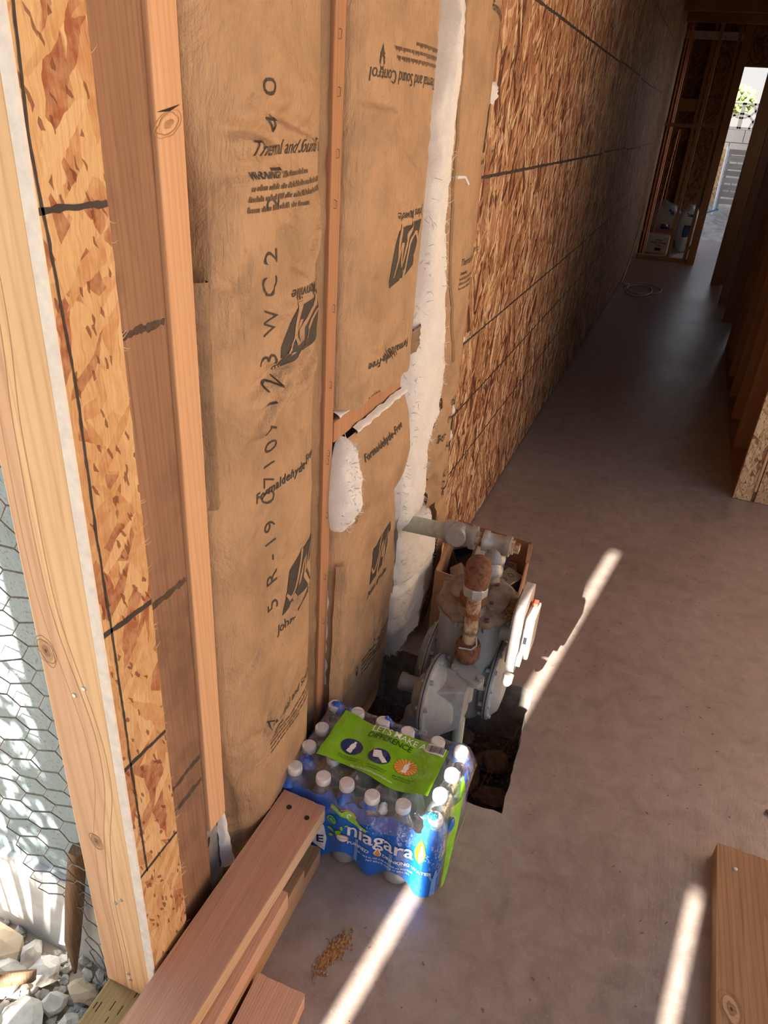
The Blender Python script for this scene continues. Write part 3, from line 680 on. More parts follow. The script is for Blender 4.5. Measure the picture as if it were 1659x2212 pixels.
def lines(n, dz, width, size, seed):
    """rows of fine print, as tiny words"""
    rnd = random.Random(seed); ms = []
    for i in range(n):
        x = 0.0
        while x < width * (0.97 if i < n - 1 else 0.6):
            w = rnd.uniform(1.5, 5.0) * size
            for j in range(max(2, int(w / (size * 0.5)))):
                h = size * rnd.choice((0.62, 0.62, 0.9)); ms.append(poly2d([(x, -i * dz), (x + size * 0.36, -i * dz), (x + size * 0.36, -i * dz + h), (x, -i * dz + h)])); x += size * 0.5
            x += size * 0.4
    return join2d(*ms)
_sk = lambda m: ([(x + 0.42 * y * 0.75, y) for x, y in m[0]], m[1])
JM = _sk(poly2d([(0, 0), (0.0, .86), (.30, .98), (.34, 1.0), (.95, 1.12), (1.0, 1.0), (1.0, .1), (.46, 0)]))
JM_CUT = _sk(join2d(stroke2d([(.40, 1.04), (.405, .75), (.40, .45), (.36, .30), (.27, .22), (.16, .23), (.06, .33), (-.02, .42)], [.035, .035, .04, .045, .045, .04, .03, .02]),
                    stroke2d([(.50, -.02), (.53, .35), (.58, .72), (.64, .78), (.68, .60), (.71, .36), (.755, .34), (.80, .62), (.86, .95)], [.05, .045, .035, .03, .03, .035, .03, .03, .02]),
                    stroke2d([(.80, .66), (.86, .40), (.90, .10), (.90, .0)], [.02, .035, .05, .06])))
def logo(bt, parent, at, rot, sx, sy, off=0.0009):
    put(bt, parent, JM, at, rot, 'ink', 0.008, off, sx, sy, 'print_logo'); put(bt, parent, JM_CUT, at, rot, 'kraft', 0.008, off + 0.0005, sx, sy, 'print_logo_gap')
def put(bt, parent, m, at, rot=0.0, mat='ink', cut=0.0, off=0.0009, sx=1, sy=None, name='print'):
    drape(name, xf(m, sx, sy, rot, at), bt.surf, off, mat, parent, cut)
def wool_core(name, y0, y1, z0, z1, x1, parent, seed, nv=60):
    mb = MB()
    mb.grid(lambda u, v: (x1 + 0.006 * nz(u * 5, v * 20, seed) - (0.09 if u in (0, 1) else 0), y0 + (y1 - y0) * u, z0 + (z1 - z0) * v), 8, nv)
    mb.box((-0.148, y0, z0), (x1 - 0.06, y1, z1))
    return mb.build(name, 'wool', parent)
FLAME = join2d(poly2d([(0, -1.3), (0.35, -0.4), (0.75, -0.1), (0.5, 0.0), (0.85, 0.45), (0.6, 0.4), (0.8, 0.9), (0.5, 1.3), (0.45, 0.8), (0.3, 0.4), (0, 0.15), (-0.3, 0.4), (-0.45, 0.8), (-0.5, 1.3), (-0.8, 0.9), (-0.6, 0.4), (-0.85, 0.45), (-0.5, 0.0), (-0.75, -0.1), (-0.35, -0.4)]),
               poly2d([(-0.55, 1.3), (-0.4, 1.6), (0, 1.75), (0.4, 1.6), (0.55, 1.3), (0.4, 1.35), (0, 1.5), (-0.4, 1.35)]), poly2d([(-0.9, 2.05), (0.9, 2.05), (0.9, 2.15), (-0.9, 2.15)]))
T_TH = text2d('Thermal and Sound Control', 1, 0.15); T_FF = text2d('Formaldehyde-Free', 1, 0.05, 0.022, 1.12); T_JM = text2d('Johns Manville', 1, 0.12, 0.008)
T_WA = text2d('WARNING!', 1, 0, 0.03)

# ---- batt in the first bay
b1 = Batt([(0, .768), (.15, .766), (.29, .752), (.38, .730), (.44, .7215), (1.09, .7215), (1.165, .756), (1.25, .748), (1.36, .7225)], [(0, 1.03), (2.4, 1.034)], 0.042, 2.39, 0.027, 3.3,
          wr=lambda z: 0.5 + 1.5 * max(0, 1 - abs(z - 1.14) / 0.30))
_r = random.Random(12)
b1.creases = [(.728, 1.325, .865, 1.312, .010, .008), (.83, 1.342, 1.01, 1.308, .011, .008), (.735, 1.277, .81, 1.272, .008, .008), (.728, 1.172, .80, 1.135, .013, .009), (.787, 1.145, .784, 1.07, .010, .009), (.90, .985, 1.02, 1.03, .013, .010), (.78, 1.0, .93, 1.035, .009, .009),
              (.80, .95, 1.0, 1.06, .009, .008), (.885, .578, 1.01, .625, .010, .008), (.75, .33, .95, .46, .007, .008), (.745, .40, .87, .36, .006, .008), (.95, 1.16, 1.03, 1.24, .010, .009), (.73, .78, .86, .84, .006, .008), (.75, .52, .83, .60, .005, .008)]
b1.creases += [(y, z, y + _r.uniform(-.09, .09), z + _r.uniform(-.045, .045), _r.uniform(.003, .007), .007) for y, z in [(_r.uniform(.76, .98), _r.uniform(.98, 1.36)) for i in range(26)]]
b1.creases += [(y, z, y + _r.uniform(-.1, .1), z + _r.uniform(-.07, .07), _r.uniform(.002, .004), .008) for y, z in [(_r.uniform(.76, .98), _r.uniform(.1, .95)) for i in range(16)]]
t1 = empty('insulation_batt', (-0.05, 0.9, 0.042), 'tall kraft-faced batt with dot-matrix number, beside the bright stud', 'insulation', 'insulation batts in the left wall')
b1.sheet(70, 420).build('paper_facing', 'kraft', t1)
wool_core('glass_wool', 0.762, 1.083, 0.042, 2.39, -0.055, t1, 1.0)
mb = MB(); mb.grid(lambda u, v: (-0.034 + 0.016 * u + 0.003 * nz(u * 4, v * 60, 1), 1.030 + 0.054 * u, 0.045 + 2.34 * v), 6, 160)
mb.build('stapling_flange', 'kraft_dark', t1)
mb = MB(); mb.grid(lambda u, v: (-0.010 - 0.024 * (1 - u) + 0.003 * nz(v * 12, 3, u), (0.724 if u < 1 else 0) + (0.735 - 0.724) * u + (b1.L(0.045 + 0.4 * v) - 0.722) * u * 0.9 if u < 1 else b1.L(0.045 + 0.4 * v) + 0.002, 0.045 + 0.4 * v), 4, 60)
mb.build('stapling_flange', 'kraft_dark', t1)
mb = MB(); mb.grid(lambda u, v: (-0.012 + 0.012 * math.sin(PI * u) + 0.002 * nz(u * 3, v * 25, 2), 0.7225 + 0.026 * u + 0.003 * nz(v * 9, 1, 0), 0.86 + 0.30 * v), 6, 60)
mb.build('crimped_flap', 'kraft_dark', t1)
mb = MB(); mb.grid(lambda u, v: (-0.028 + 0.018 * math.sin(PI * u) * (1 - v) + 0.006 * nz(u * 5, v * 8, 3), 0.7225 + 0.034 * u * (1 - v * 0.75), 0.10 + 0.24 * v), 8, 30)
mb.build('wool_tuft', 'wool', t1)
for ch, z in (('5', .631), ('R', .684), ('-', .722), ('1', .751), ('9', .780), ('0', .830), ('7', .858), ('1', .884), ('0', .914), ('7', .943), ('1', .977), ('2', 1.008), ('3', 1.041), ('W', 1.092), ('C', 1.139), ('2', 1.176), ('2', 1.240), ('1', 1.278), ('4', 1.326), ('0', 1.363)):
    m = text2d(ch, 0.043 if ch != 'W' else 0.036, 0, -0.0004, 1, 'CENTER')
    m = ([(x + 0.0009 * nz(x * 400, y * 400, z * 9), y + 0.0009 * nz(y * 400, x * 400, z * 5)) for x, y in m[0]], m[1])
    put(b1, t1, m, (0.862, z), PI / 2, 'ink', 0.004, off=0.0009, name='stencil_digit')
put(b1, t1, T_TH, (0.793, 1.293), 0, 'ink', 0.008, sx=0.0235)
put(b1, t1, T_WA, (0.797, 1.268), 0, 'ink', 0.008, sx=0.011)
put(b1, t1, lines(1, .013, 0.17, 0.0075, 5), (0.860, 1.268), 0, 'ink_small', 0.0); put(b1, t1, lines(3, .012, 0.23, 0.0075, 1), (0.797, 1.255), 0, 'ink_small')
put(b1, t1, T_JM, (1.030, 1.126), PI, 'ink', 0.008, sx=0.0225)
logo(b1, t1, (1.030, 1.108), PI, 0.125, 0.078)
put(b1, t1, T_FF, (0.812, 0.834), 0, 'ink', 0.008, sx=0.0225)
logo(b1, t1, (0.878, 0.590), 0, 0.105, 0.088)
put(b1, t1, T_JM, (0.862, 0.562), 0, 'ink', 0.008, sx=0.024)
put(b1, t1, T_TH, (0.828, 0.366), 0, 'ink', 0.008, sx=0.0235)
put(b1, t1, T_WA, (0.832, 0.350), 0, 'ink', 0.008, sx=0.009); put(b1, t1, lines(4, .010, 0.19, 0.0062, 2), (0.832, 0.340), 0, 'ink_small')
put(b1, t1, T_FF, (1.02, 0.165), PI, 'ink', 0.008, sx=0.0225)

# ---- second bay: upper batt
b2 = Batt([(0, 1.126), (1.0, 1.129), (1.3, 1.1265), (2.4, 1.125)], [(0, 1.50), (0.95, 1.50), (1.1, 1.512), (2.4, 1.505)], 0.872, 2.39, 0.030, 8.1, wr=0.4,
          lean=lambda y, z: 0.010 * max(0, 1 - (z - 0.872) / 0.14) ** 2 * (1 - abs((y - 1.30) / 0.2) ** 2 if abs(y - 1.3) < 0.2 else 0))
b2.creases = [(1.13, 1.362, 1.27, 1.352, .008, .008), (1.17, .98, 1.35, .93, .005, .009), (1.3, 1.3, 1.42, 1.25, .005, .009)] + [(y, z, y + _r.uniform(-.12, .12), z + _r.uniform(-.09, .09), _r.uniform(.002, .005), .008) for y, z in [(_r.uniform(1.17, 1.46), _r.uniform(.9, 1.6)) for i in range(22)]]
t2 = empty('insulation_batt', (-0.05, 1.31, 0.866), 'upper kraft-faced batt with upside-down print, above the blocking', 'insulation', 'insulation batts in the left wall')
b2.sheet(64, 280, 0.022).build('paper_facing', 'kraft', t2)
wool_core('glass_wool', 1.125, 1.522, 0.852, 2.39, -0.050, t2, 2.0)
mb = MB()
mb.grid(lambda u, v: (XF - 0.004 + 0.014 * math.sin(PI * v) + 0.005 * nz(u * 14, v * 4, 2), 1.128 + 0.385 * u, 0.8495 + 0.016 * v + 0.006 * nz(u * 9, v, 5) * v + 0.012 * u * v), 50, 6)
mb.build('wool_fringe', 'wool', t2)
mb = MB(); mb.grid(lambda u, v: (-0.028 + 0.01 * math.sin(PI * u), 1.496 + 0.030 * u, 0.9 + 1.49 * v), 4, 40); mb.build('stapling_flange', 'kraft_dark', t2)
mb = MB(); mb.grid(lambda u, v: (-0.002 + 0.020 * math.sin(PI * (u * 0.7 + 0.15)) + 0.006 * nz(u * 9, v * 9, 7), 1.462 + 0.045 * u, 0.888 + 0.05 * v + 0.02 * u), 10, 12); mb.build('torn_corner', 'kraft_dark', t2)
put(b2, t2, T_TH, (1.468, 1.402), PI, 'ink', 0.008, sx=0.0265)
put(b2, t2, lines(3, .012, 0.235, 0.0075, 8), (1.470, 1.440 - 0.017), PI, 'ink_small')
put(b2, t2, FLAME, (1.196, 1.420), PI, 'ink', 0, sx=0.010, sy=0.011)
put(b2, t2, T_JM, (1.440, 1.188), PI, 'ink', 0.008, sx=0.0225)
logo(b2, t2, (1.435, 1.167), PI, 0.118, 0.094)
put(b2, t2, T_FF, (1.405, 0.942), PI, 'ink', 0.008, sx=0.0232)

# ---- second bay: sagging patch below the blocking
tp = empty('insulation_batt', (0.0, 1.31, 0.62), 'short folded kraft batt scrap sagging below the wooden blocking', 'insulation', 'insulation batts in the left wall')
class Patch:
    def surf(s, y, z, off=0.0):
        u = (y - 1.160) / 0.325; v = (z - 0.615) / 0.192; uu = min(1, max(0, u)); vv = min(1, max(0, v))
        x = -0.006 + 0.054 * (1 - vv) ** 0.6 * (1 - (2 * uu - 1) ** 4 * 0.5) - 0.035 * max(0, 0.25 - vv) * 4 * 0.4 + 0.006 * nz(y * 9, z * 7, 3) + 0.005 * ridge(y, z, 9, 2) * (vv) + off
        return (x, y, z + 0.055 * max(0, uu - 0.55) * (1 - vv) * 1.4 - 0.004)
PA = Patch(); mb = MB()
mb.grid(lambda u, v: PA.surf(1.160 + 0.325 * u + (0.012 * nz(v * 5, 1, 1) if u in (0, 1) else 0), 0.615 + 0.192 * v), 40, 30); mb.build('paper_facing', 'kraft', tp)
mb = MB(); mb.grid(lambda u, v: (PA.surf(1.160 + 0.325 * u, 0.615)[0] - 0.05 * v, 1.160 + 0.325 * u, PA.surf(1.160 + 0.325 * u, 0.615)[2] + 0.01 * v), 30, 6); mb.build('paper_underside', 'kraft_dark', tp)
mb = MB(); mb.grid(lambda u, v: PA.surf(1.168 + 0.014 * u, 0.62 + 0.17 * v, 0.0012), 3, 20); mb.build('crimp_line', 'kraft_dark', tp)
mb = MB(); mb.grid(lambda u, v: (-0.006 + 0.012 * math.sin(PI * v) + 0.004 * nz(u * 12, v * 6, 5), 1.20 + 0.29 * u, 0.796 + 0.016 * v + 0.005 * nz(u * 8, 0, 3)), 40, 6); mb.build('torn_edge', 'wool', tp)
mb = MB()
def blob(u, v):
    a = -PI / 2 + PI * u; z = 0.600 + 0.212 * v; e = max(0.0, 1 - abs(2 * v - 1) ** 3.2) ** 0.5
    w = 0.040 + 0.012 * math.sin(v * 3 + 1)
    return (-0.012 + (0.042 + 0.012 * nz(v * 5, a * 1.2, 4) + 0.004 * nz(v * 22, a * 6, 8)) * math.cos(a) * e, 1.150 + w * math.sin(a) * e + 0.02 * (1 - v) * e, z)
mb.grid(blob, 22, 44); mb.build('glass_wool', 'wool', tp)
drape('print', xf(T_FF, 0.0228, at=(1.206, 0.745)), PA.surf, 0.0014, 'ink', tp, 0.008)

# ---- second bay: lower batt
b2l = Batt([(0, 1.130), (0.3, 1.1245), (2, 1.1235)], [(0, 1.44), (0.1, 1.47), (0.35, 1.495), (0.5, 1.475), (0.65, 1.44)], 0.005, 0.66, 0.036, 5.5, wr=0.35)
b2l.creases = [(1.16, .55, 1.19, .10, .006, .009), (1.30, .40, 1.33, .08, .004, .009)] + [(y, z, y + _r.uniform(-.1, .1), z + _r.uniform(-.09, .09), _r.uniform(.002, .005), .008) for y, z in [(_r.uniform(1.16, 1.44), _r.uniform(.08, .6)) for i in range(16)]]
t2l = empty('insulation_batt', (-0.05, 1.3, 0.005), 'lower kraft-faced batt behind the bottled water, reaching the floor', 'insulation', 'insulation batts in the left wall')
b2l.sheet(60, 130).build('paper_facing', 'kraft', t2l)
wool_core('glass_wool', 1.126, 1.50, 0.005, 0.80, -0.050, t2l, 3.0, 20)
mb = MB(); mb.grid(lambda u, v: (0.004 + 0.020 * math.sin(PI * u * 0.6) + 0.003 * nz(v * 8, 2, u), 1.124 + 0.022 * u - 0.014 * (1 - v) * (1 - u), 0.12 + 0.42 * v), 5, 50); mb.build('folded_flap', 'kraft', t2l)
mb = MB(); mb.grid(lambda u, v: (-0.02 + 0.012 * math.sin(PI * u) + 0.004 * nz(v * 12, u * 3, 6), 1.1235 + 0.016 * u, 0.22 + 0.26 * v), 5, 30); mb.build('wool_tuft', 'wool', t2l)
mb = MB(); mb.grid(lambda u, v: (0.01 - 0.02 * u + 0.004 * nz(v * 10, u, 1), 1.478 + 0.022 * u + 0.012 * nz(v * 7, 2, 3), 0.25 + 0.32 * v), 4, 40); mb.build('torn_edge', 'wool', t2l)
logo(b2l, t2l, (1.258, 0.420), 0, 0.088, 0.095)
put(b2l, t2l, T_JM, (1.252, 0.392), 0, 'ink', 0.008, sx=0.0205)
put(b2l, t2l, FLAME, (1.215, 0.200), 0, 'ink', 0, sx=0.008, sy=0.010); put(b2l, t2l, lines(4, .013, 0.22, 0.007, 12), (1.238, 0.215), 0, 'ink_small')

# ---- third bay: batt pulled aside, wool showing
t3 = empty('insulation_batt', (-0.02, 1.7, 0.02), 'torn batt with white wool exposed, next to the OSB sheets', 'insulation', 'insulation batts in the left wall')
YL3 = [(.40, 1.505), (.44, 1.475), (.55, 1.462), (.63, 1.482), (.72, 1.470), (.826, 1.462), (.955, 1.474), (1.045, 1.492), (1.224, 1.486), (1.351, 1.492), (1.527, 1.518), (2.4, 1.56)]
YR3 = [(.40, 1.635), (.44, 1.665), (.55, 1.625), (.63, 1.62), (.70, 1.70), (.79, 1.724), (.90, 1.685), (1.004, 1.636), (1.127, 1.600), (1.236, 1.580), (1.423, 1.566), (1.53, 1.548), (2.4, 1.59)]
def wool3(u, v):
    z = 0.415 + (2.39 - 0.415) * v ** 1.35; a, b = interp(YL3, z), interp(YR3, z); s = 2 * u - 1
    e = min(1, (z - 0.405) / 0.05) if z < 0.455 else 1
    x = -0.015 + (0.046 + 0.012 * nz(z * 6, s, 1) + 0.006 * nz(z * 25, s * 4, 2) + 0.003 * nz(z * 80, s * 12, 7)) * (max(0, 1 - abs(s) ** 3) ** 0.5 if s < 0 else 1 - 0.45 * s ** 3) * e ** 0.5
    b += 0.012; y = a + (b - a) * u + 0.006 * nz(z * 18, 3 * u, 5) + 0.004 * nz(z * 60, 5 * u, 6)
    return (x, y + (0.03 * (1 - e) * (0.5 - u)), z)
mb = MB(); mb.grid(wool3, 18, 300); mb.build('glass_wool', 'wool', t3)
YL4 = [(.0, 1.53), (.03, 1.50), (.113, 1.475), (.298, 1.486), (.40, 1.478)]
YR4 = [(.0, 1.64), (.03, 1.70), (.10, 1.79), (.19, 1.815), (.30, 1.80), (.40, 1.74)]
def wool4(u, v):
    z = 0.004 + 0.40 * v; a, b = interp(YL4, z), interp(YR4, z); s = 2 * u - 1; e = max(0.02, min(1, v * 9, (1 - v) * 12))
    x = -0.012 + (0.050 + 0.014 * nz(z * 9, s * 1.5, 11) + 0.006 * nz(z * 30, s * 5, 12) + 0.003 * nz(z * 90, s * 14, 13)) * max(0, 1 - abs(s) ** 3) ** 0.5 * e ** 0.5
    if abs(z - 0.25) < 0.018: x -= 0.018 * (1 - abs(z - 0.25) / 0.018) * max(0, 0.5 - s)
    return (x, a + (b - a) * u + 0.007 * nz(z * 22, 4 * u, 15), z + 0.012 * (nz(u * 16, 1, 2) if v == 0 else 0))
mb = MB(); mb.grid(wool4, 34, 80); mb.build('glass_wool', 'wool', t3)
wool_core('glass_wool', 1.566, 1.903, 0.01, 2.39, -0.062, t3, 6.0)
YK = [(.0, 1.85), (.2, 1.88), (.24, 1.912), (.388, 1.912), (.50, 1.885), (.547, 1.868), (.699, 1.862), (.815, 1.885), (.9, 1.908), (1.3, 1.912), (2.4, 1.912)]
def k3(y, z, off=0.0):
    a = interp(YR3, z) - 0.008; b = interp(YK, z); t = min(1, max(0, (y - a) / max(0.02, b - a)))
    cr = 2.4 if z < 0.72 else 0.5
    x = 0.012 * (1 - t) + 0.003 + 0.024 * math.sin(PI * t) + cr * (0.005 * nz(y * 14, z * 12, 21) + 0.006 * ridge(y, z, 12, 23)) * (1 - t * 0.8) + off
    return (x, y, z)
mb = MB()
def k3g(u, v):
    z = 0.425 + (2.39 - 0.425) * v ** 1.3; a = interp(YR3, z) - 0.010 + (0.010 * nz(z * 19, 2, 3) + 0.007 * nz(z * 61, 2, 3) + 0.004 * nz(z * 160, 2, 3)) * (1 if z < 0.76 else 0.15); b = interp(YK, z) + (0.006 * nz(z * 24, 9, 1) if z < 0.85 else 0)
    return k3(a + (b - a) * u, z)
mb.grid(k3g, 26, 260); mb.build('paper_facing', 'kraft', t3)
mb = MB()
mb.grid(lambda u, v: (0.030 + 0.016 * math.sin(PI * u) + 0.006 * nz(u * 5, v * 9, 31) - 0.02 * u, interp(YR4, 0.02 + 0.40 * v) - 0.02 + 0.010 * nz(v * 16, 1, 2) + (1.90 - interp(YR4, 0.02 + 0.40 * v)) * u * (0.75 + 0.25 * v), 0.02 + 0.41 * v), 12, 60); mb.build('paper_facing', 'kraft', t3)
mb = MB(); mb.grid(lambda u, v: k3(interp(YR3, 0.80 + 1.55 * v) + 0.022 + 0.012 * u + 0.02 * v * 0, 0.80 + 1.55 * v, 0.0012), 2, 120); mb.build('crimp_line', 'kraft_dark', t3)
mb = MB(); mb.grid(lambda u, v: (0.004 + 0.012 * math.sin(PI * u) * math.sin(PI * v) + 0.006 * nz(u * 9, v * 9, 3), 1.900 + 0.040 * u + 0.010 * nz(v * 8, 2, 9) * u, 1.374 + 0.045 * v + 0.006 * nz(u * 8, 3, 1)), 10, 10); mb.build('wool_tuft', 'wool', t3)
for y, z in ((1.885, 0.60), (1.89, 0.52), (1.90, 0.80)):
    mb = MB(); mb.grid(lambda u, v: (0.002 + 0.008 * math.sin(PI * u) * math.sin(PI * v), y + 0.026 * u, z + 0.03 * v + 0.008 * nz(u * 8, v * 6, y * 9)), 8, 8); mb.build('wool_tuft', 'wool', t3)
mb = MB(); mb.tube([(0.04, 1.575, 1.236), (0.05, 1.60, 1.236), (0.052, 1.622, 1.222), (0.05, 1.635, 1.220)], [0.004, 0.003, 0.0035, 0.001], 6); mb.build('wool_tuft', 'wool', t3)
class K3:
    def surf(s, y, z, off=0): return k3(y, z, off)
K = K3()
put(K, t3, T_TH, (1.705, 1.040), 0, 'ink', 0.01, sx=0.0235); put(K, t3, T_WA, (1.712, 1.018), 0, 'ink', sx=0.009); put(K, t3, lines(3, .011, 0.19, 0.0068, 33), (1.712, 1.006), 0, 'ink_small')
put(K, t3, T_JM, (1.795, 1.250), 0, 'ink', 0.01, sx=0.0185); logo(K, t3, (1.805, 1.275), 0, 0.075, 0.095)
put(K, t3, T_FF, (1.718, 1.536), 0, 'ink', 0.01, sx=0.0228, off=0.002); put(K, t3, text2d('For', 1, 0.05, 0.022, 1.12), (1.655, 0.612), 0, 'ink', 0.006, sx=0.030, off=0.003)
for ch, z in (('2', .706), ('2', .657), ('2', .575), ('C', .500), ('W', .455), ('3', .43 + .0)):
    put(K, t3, text2d(ch, 0.046, 0, 0, 1, 'CENTER'), (1.775, z - 0.01), PI / 2, 'ink', 0.006, off=0.003, name='stencil_digit')
logo(K, t3, (1.82, 0.455), 0, 0.05, 0.05, 0.003); put(K, t3, text2d('Jo', 1, 0.1), (1.84, 0.435), 0, 'ink', 0.01, sx=0.022, off=0.003)
# staples along the studs
for i, (y, z) in enumerate(((1.098, 1.43), (1.10, 1.36), (1.102, 1.28), (1.098, 1.21), (1.104, 1.05), (1.100, 0.92), (1.100, 0.79), (1.098, 0.775), (1.102, 0.66), (1.1, 0.52), (1.1, 0.41))):
    MB().tube([(XF + 0.0005, y, z), (XF + 0.004, y, z), (XF + 0.004, y + 0.001, z + 0.011), (XF + 0.0005, y + 0.001, z + 0.012)], 0.0006, 5).build('staple', 'wire', bpy.data.objects['stud.002'])

# loose glass fibres along the torn wool edges
rnd = random.Random(77); mb = MB()
def fibre(p, L):
    d = Vector((rnd.uniform(0.0, 1), rnd.uniform(-.6, 1), rnd.uniform(-1, .6))).normalized(); q = p + d * L; w = Vector((rnd.gauss(0, .003), rnd.gauss(0, .003), rnd.gauss(0, .003)))
    mb.tube([p, (p + q) / 2 + w, q], [.0009, .0006, .0002], 4, False)
for i in range(520):
    fn, u0 = (wool3, rnd.choice((rnd.uniform(.0, .15), rnd.uniform(.6, 1)))) if i % 2 else (wool4, rnd.choice((rnd.uniform(0, .2), rnd.uniform(.7, 1))))
    v0 = rnd.uniform(0, .55) if i % 2 else rnd.choice((rnd.uniform(0, .12), rnd.uniform(0, 1)))
    fibre(Vector(fn(u0, v0)), rnd.uniform(.006, .018))
for i in range(120): fibre(Vector(blob(rnd.uniform(.2, .9), rnd.uniform(0.02, .98))), rnd.uniform(.004, .012))
mb.build('loose_fibre', 'wool', t3, kind='stuff')
# ================================================================== CASE OF BOTTLED WATER
wp = empty('water_bottle_case', (0.172, 1.0, 0), 'shrink-wrapped case of water bottles in blue and green film on the floor', 'water bottles')
CXS = [0.030 + 0.0568 * i for i in range(6)]; CYS = [0.912, 0.973, 1.034, 1.095]
PROF = [(0, 0.020), (0.002, 0.0255), (0.008, 0.0278), (0.03, 0.0280), (0.034, 0.0268), (0.038, 0.0280), (0.058, 0.0280), (0.062, 0.0265), (0.066, 0.0280), (0.086, 0.0278), (0.090, 0.0262), (0.094, 0.0278), (0.120, 0.0280), (0.140, 0.0265), (0.158, 0.0205), (0.172, 0.0145), (0.180, 0.0128), (0.190, 0.0125)]
bme = cme = None; rnd = random.Random(3)
for j, y in enumerate(CYS):
    for i, x in enumerate(CXS):
        if bme is None:
            b = MB().lathe((0, 0, 0), (0, 0, 1), PROF, 20).build('bottle', 'bottle', wp); bme = b.data
            pr_ = [(0.188, 0.0148), (0.1885, 0.0152), (0.2005, 0.0150), (0.2025, 0.0136)]
            cb = MB().lathe((0, 0, 0), (0, 0, 1), pr_, 20); c = cb.build('cap', 'cap', b); cme = c.data
        else:
            b = bpy.data.objects.new('bottle', bme); C.objects.link(b); b.parent = wp
            c = bpy.data.objects.new('cap', cme); C.objects.link(c); c.parent = b
        b.matrix_parent_inverse = WORLD[wp.name].inverted(); c.matrix_parent_inverse = Matrix.Identity(4)
        b.location = (x, y, 0.001); b.rotation_euler = (rnd.uniform(-.035, .035), rnd.uniform(-.035, .035), rnd.uniform(0, 6))
XC = CXS[-1]; RF = 0.0300
def fpath(u):
    """front film path: u follows the front row, then round the corner bottle and along the end"""
    if u <= XC:
        s = 0.5 - 0.5 * math.cos(2 * PI * (u - CXS[0]) / 0.0568)
        return u, CYS[0] - RF + 0.0055 * s
    a = (u - XC) / RF
    if a <= PI / 2: return XC + RF * math.sin(a), CYS[0] - RF * math.cos(a)
    d = (a - PI / 2) * RF
    return XC + RF - 0.004 * (0.5 - 0.5 * math.cos(2 * PI * d / 0.061)), CYS[0] + d
def film_surf(u, z, off=0.0):
    x, y = fpath(u); k = max(0.0, (z - 0.128) / 0.06); inw = 0.020 * k * k
    if u <= XC: y += inw
    else:
        a = min(PI / 2, (u - XC) / RF); x -= inw * math.sin(a); y += inw * math.cos(a)
    x0, y0 = fpath(u - 0.001); x1, y1 = fpath(u + 0.001); tx, ty = x1 - x0, y1 - y0; L = math.hypot(tx, ty) or 1
    n = (ty / L, -tx / L); wv = 0.0010 * nz(u * 60, z * 45, 1.5)
    return (x + n[0] * (off + wv), y + n[1] * (off + wv), z)
def zbot(u): return 0.004 + 0.040 * math.sin(PI * (u - 0.205) / 0.108) ** 2 * (1 if u < XC - 0.01 else 0.15)
def ztop(u): return 0.172 + 0.012 * nz(u * 22, 3, 1) + 0.010 * nz(u * 60, 7, 2) + (0.022 if u > XC - 0.012 else 0)
UE = XC + RF * PI / 2 + 0.012
mb = MB(); mb.grid(lambda u, v: film_surf(-0.002 + (UE + 0.002) * u, zbot((UE) * u) + (ztop(UE * u) - zbot(UE * u)) * v), 260, 30)
ff = mb.build('front_film', 'film_blue', wp, label='blue printed front film')
def fp(name, m, mat, off=0.0017, cut=0.004): return drape(name, m, film_surf, off, mat, ff, cut)
fp('print_niagara', xf(text2d('niagara', 1, 0, 0.012, 0.98), 0.051, 0.052, at=(0.154, 0.100)), 'film_white', 0.0020)
fp('print_band', xf(text2d('PURIFIED', 1, 0, 0.02), 0.0118, at=(0.157, 0.074)), 'film_white'); fp('print_band', xf(text2d('DRINKING WATER', 1, 0, 0.02), 0.0118, at=(0.232, 0.074)), 'film_white')
fp('print_size', xf(text2d('24 - 16.9 FL OZ (1.05 PT) 500 mL BOTTLES', 1, 0, 0.01), 0.0064, at=(0.180, 0.060)), 'film_white')
fp('print_size', xf(text2d('NET 405.6 FL OZ (3.17 GAL) 12 L', 1, 0, 0.01), 0.0064, at=(0.200, 0.051)), 'film_white')
DROP = [(0, 1.5), (.35, .7), (.7, .1), (.72, -.35), (.45, -.75), (0, -.9), (-.45, -.75), (-.72, -.35), (-.7, .1), (-.35, .7)]
fp('print_drop', xf(poly2d(DROP), 0.011, at=(0.2215, 0.080)), 'film_white', 0.0018); fp('print_drop', xf(poly2d(DROP), 0.0078, at=(0.2215, 0.079)), 'film_orange', 0.0026)
fp('recycle_mark', poly2d(circ(0.122, 0.124, 0.0105)), 'film_green2'); fp('recycle_mark', xf(stroke2d([(0.6 * math.cos(t), 0.6 * math.sin(t)) for t in [i * 0.4 for i in range(14)]], 0.12), 0.0105, at=(0.122, 0.124)), 'film_blue', 0.0026)
LEAF = [(0, 0), (.25, .35), (.7, .5), (1, .4), (.8, .05), (.4, -.12)]
for a, (x, z), s in ((0.5, (0.132, 0.092), .018), (2.4, (0.130, 0.092), .018), (-0.5, (0.132, 0.09), .016), (1.2, (0.145, 0.108), .012), (3.4, (0.128, 0.084), .014), (0.2, (0.150, 0.122), .009)):
    fp('print_leaf', xf(poly2d(LEAF), s, rot=a, at=(x, z)), 'film_green2')
fp('print_badge', poly2d(circ(0.1475, 0.088, 0.0125, 0.0105)), 'film_orange'); fp('print_badge', poly2d(circ(0.1475, 0.088, 0.0108, 0.0088)), 'film_white', 0.0025)
fp('print_badge', xf(text2d('FAMILY OWNED', 1, 0, .02, 1, 'CENTER'), 0.0030, at=(0.1475, 0.087)), 'film_orange', 0.0029)
fp('print_ribbon', stroke2d([(0.117, 0.156), (0.130, 0.154), (0.142, 0.150), (0.152, 0.153), (0.160, 0.150), (0.168, 0.141), (0.180, 0.134), (0.196, 0.132)], [.0045, .005, .005, .008, .009, .006, .005, .004]), 'film_green2')
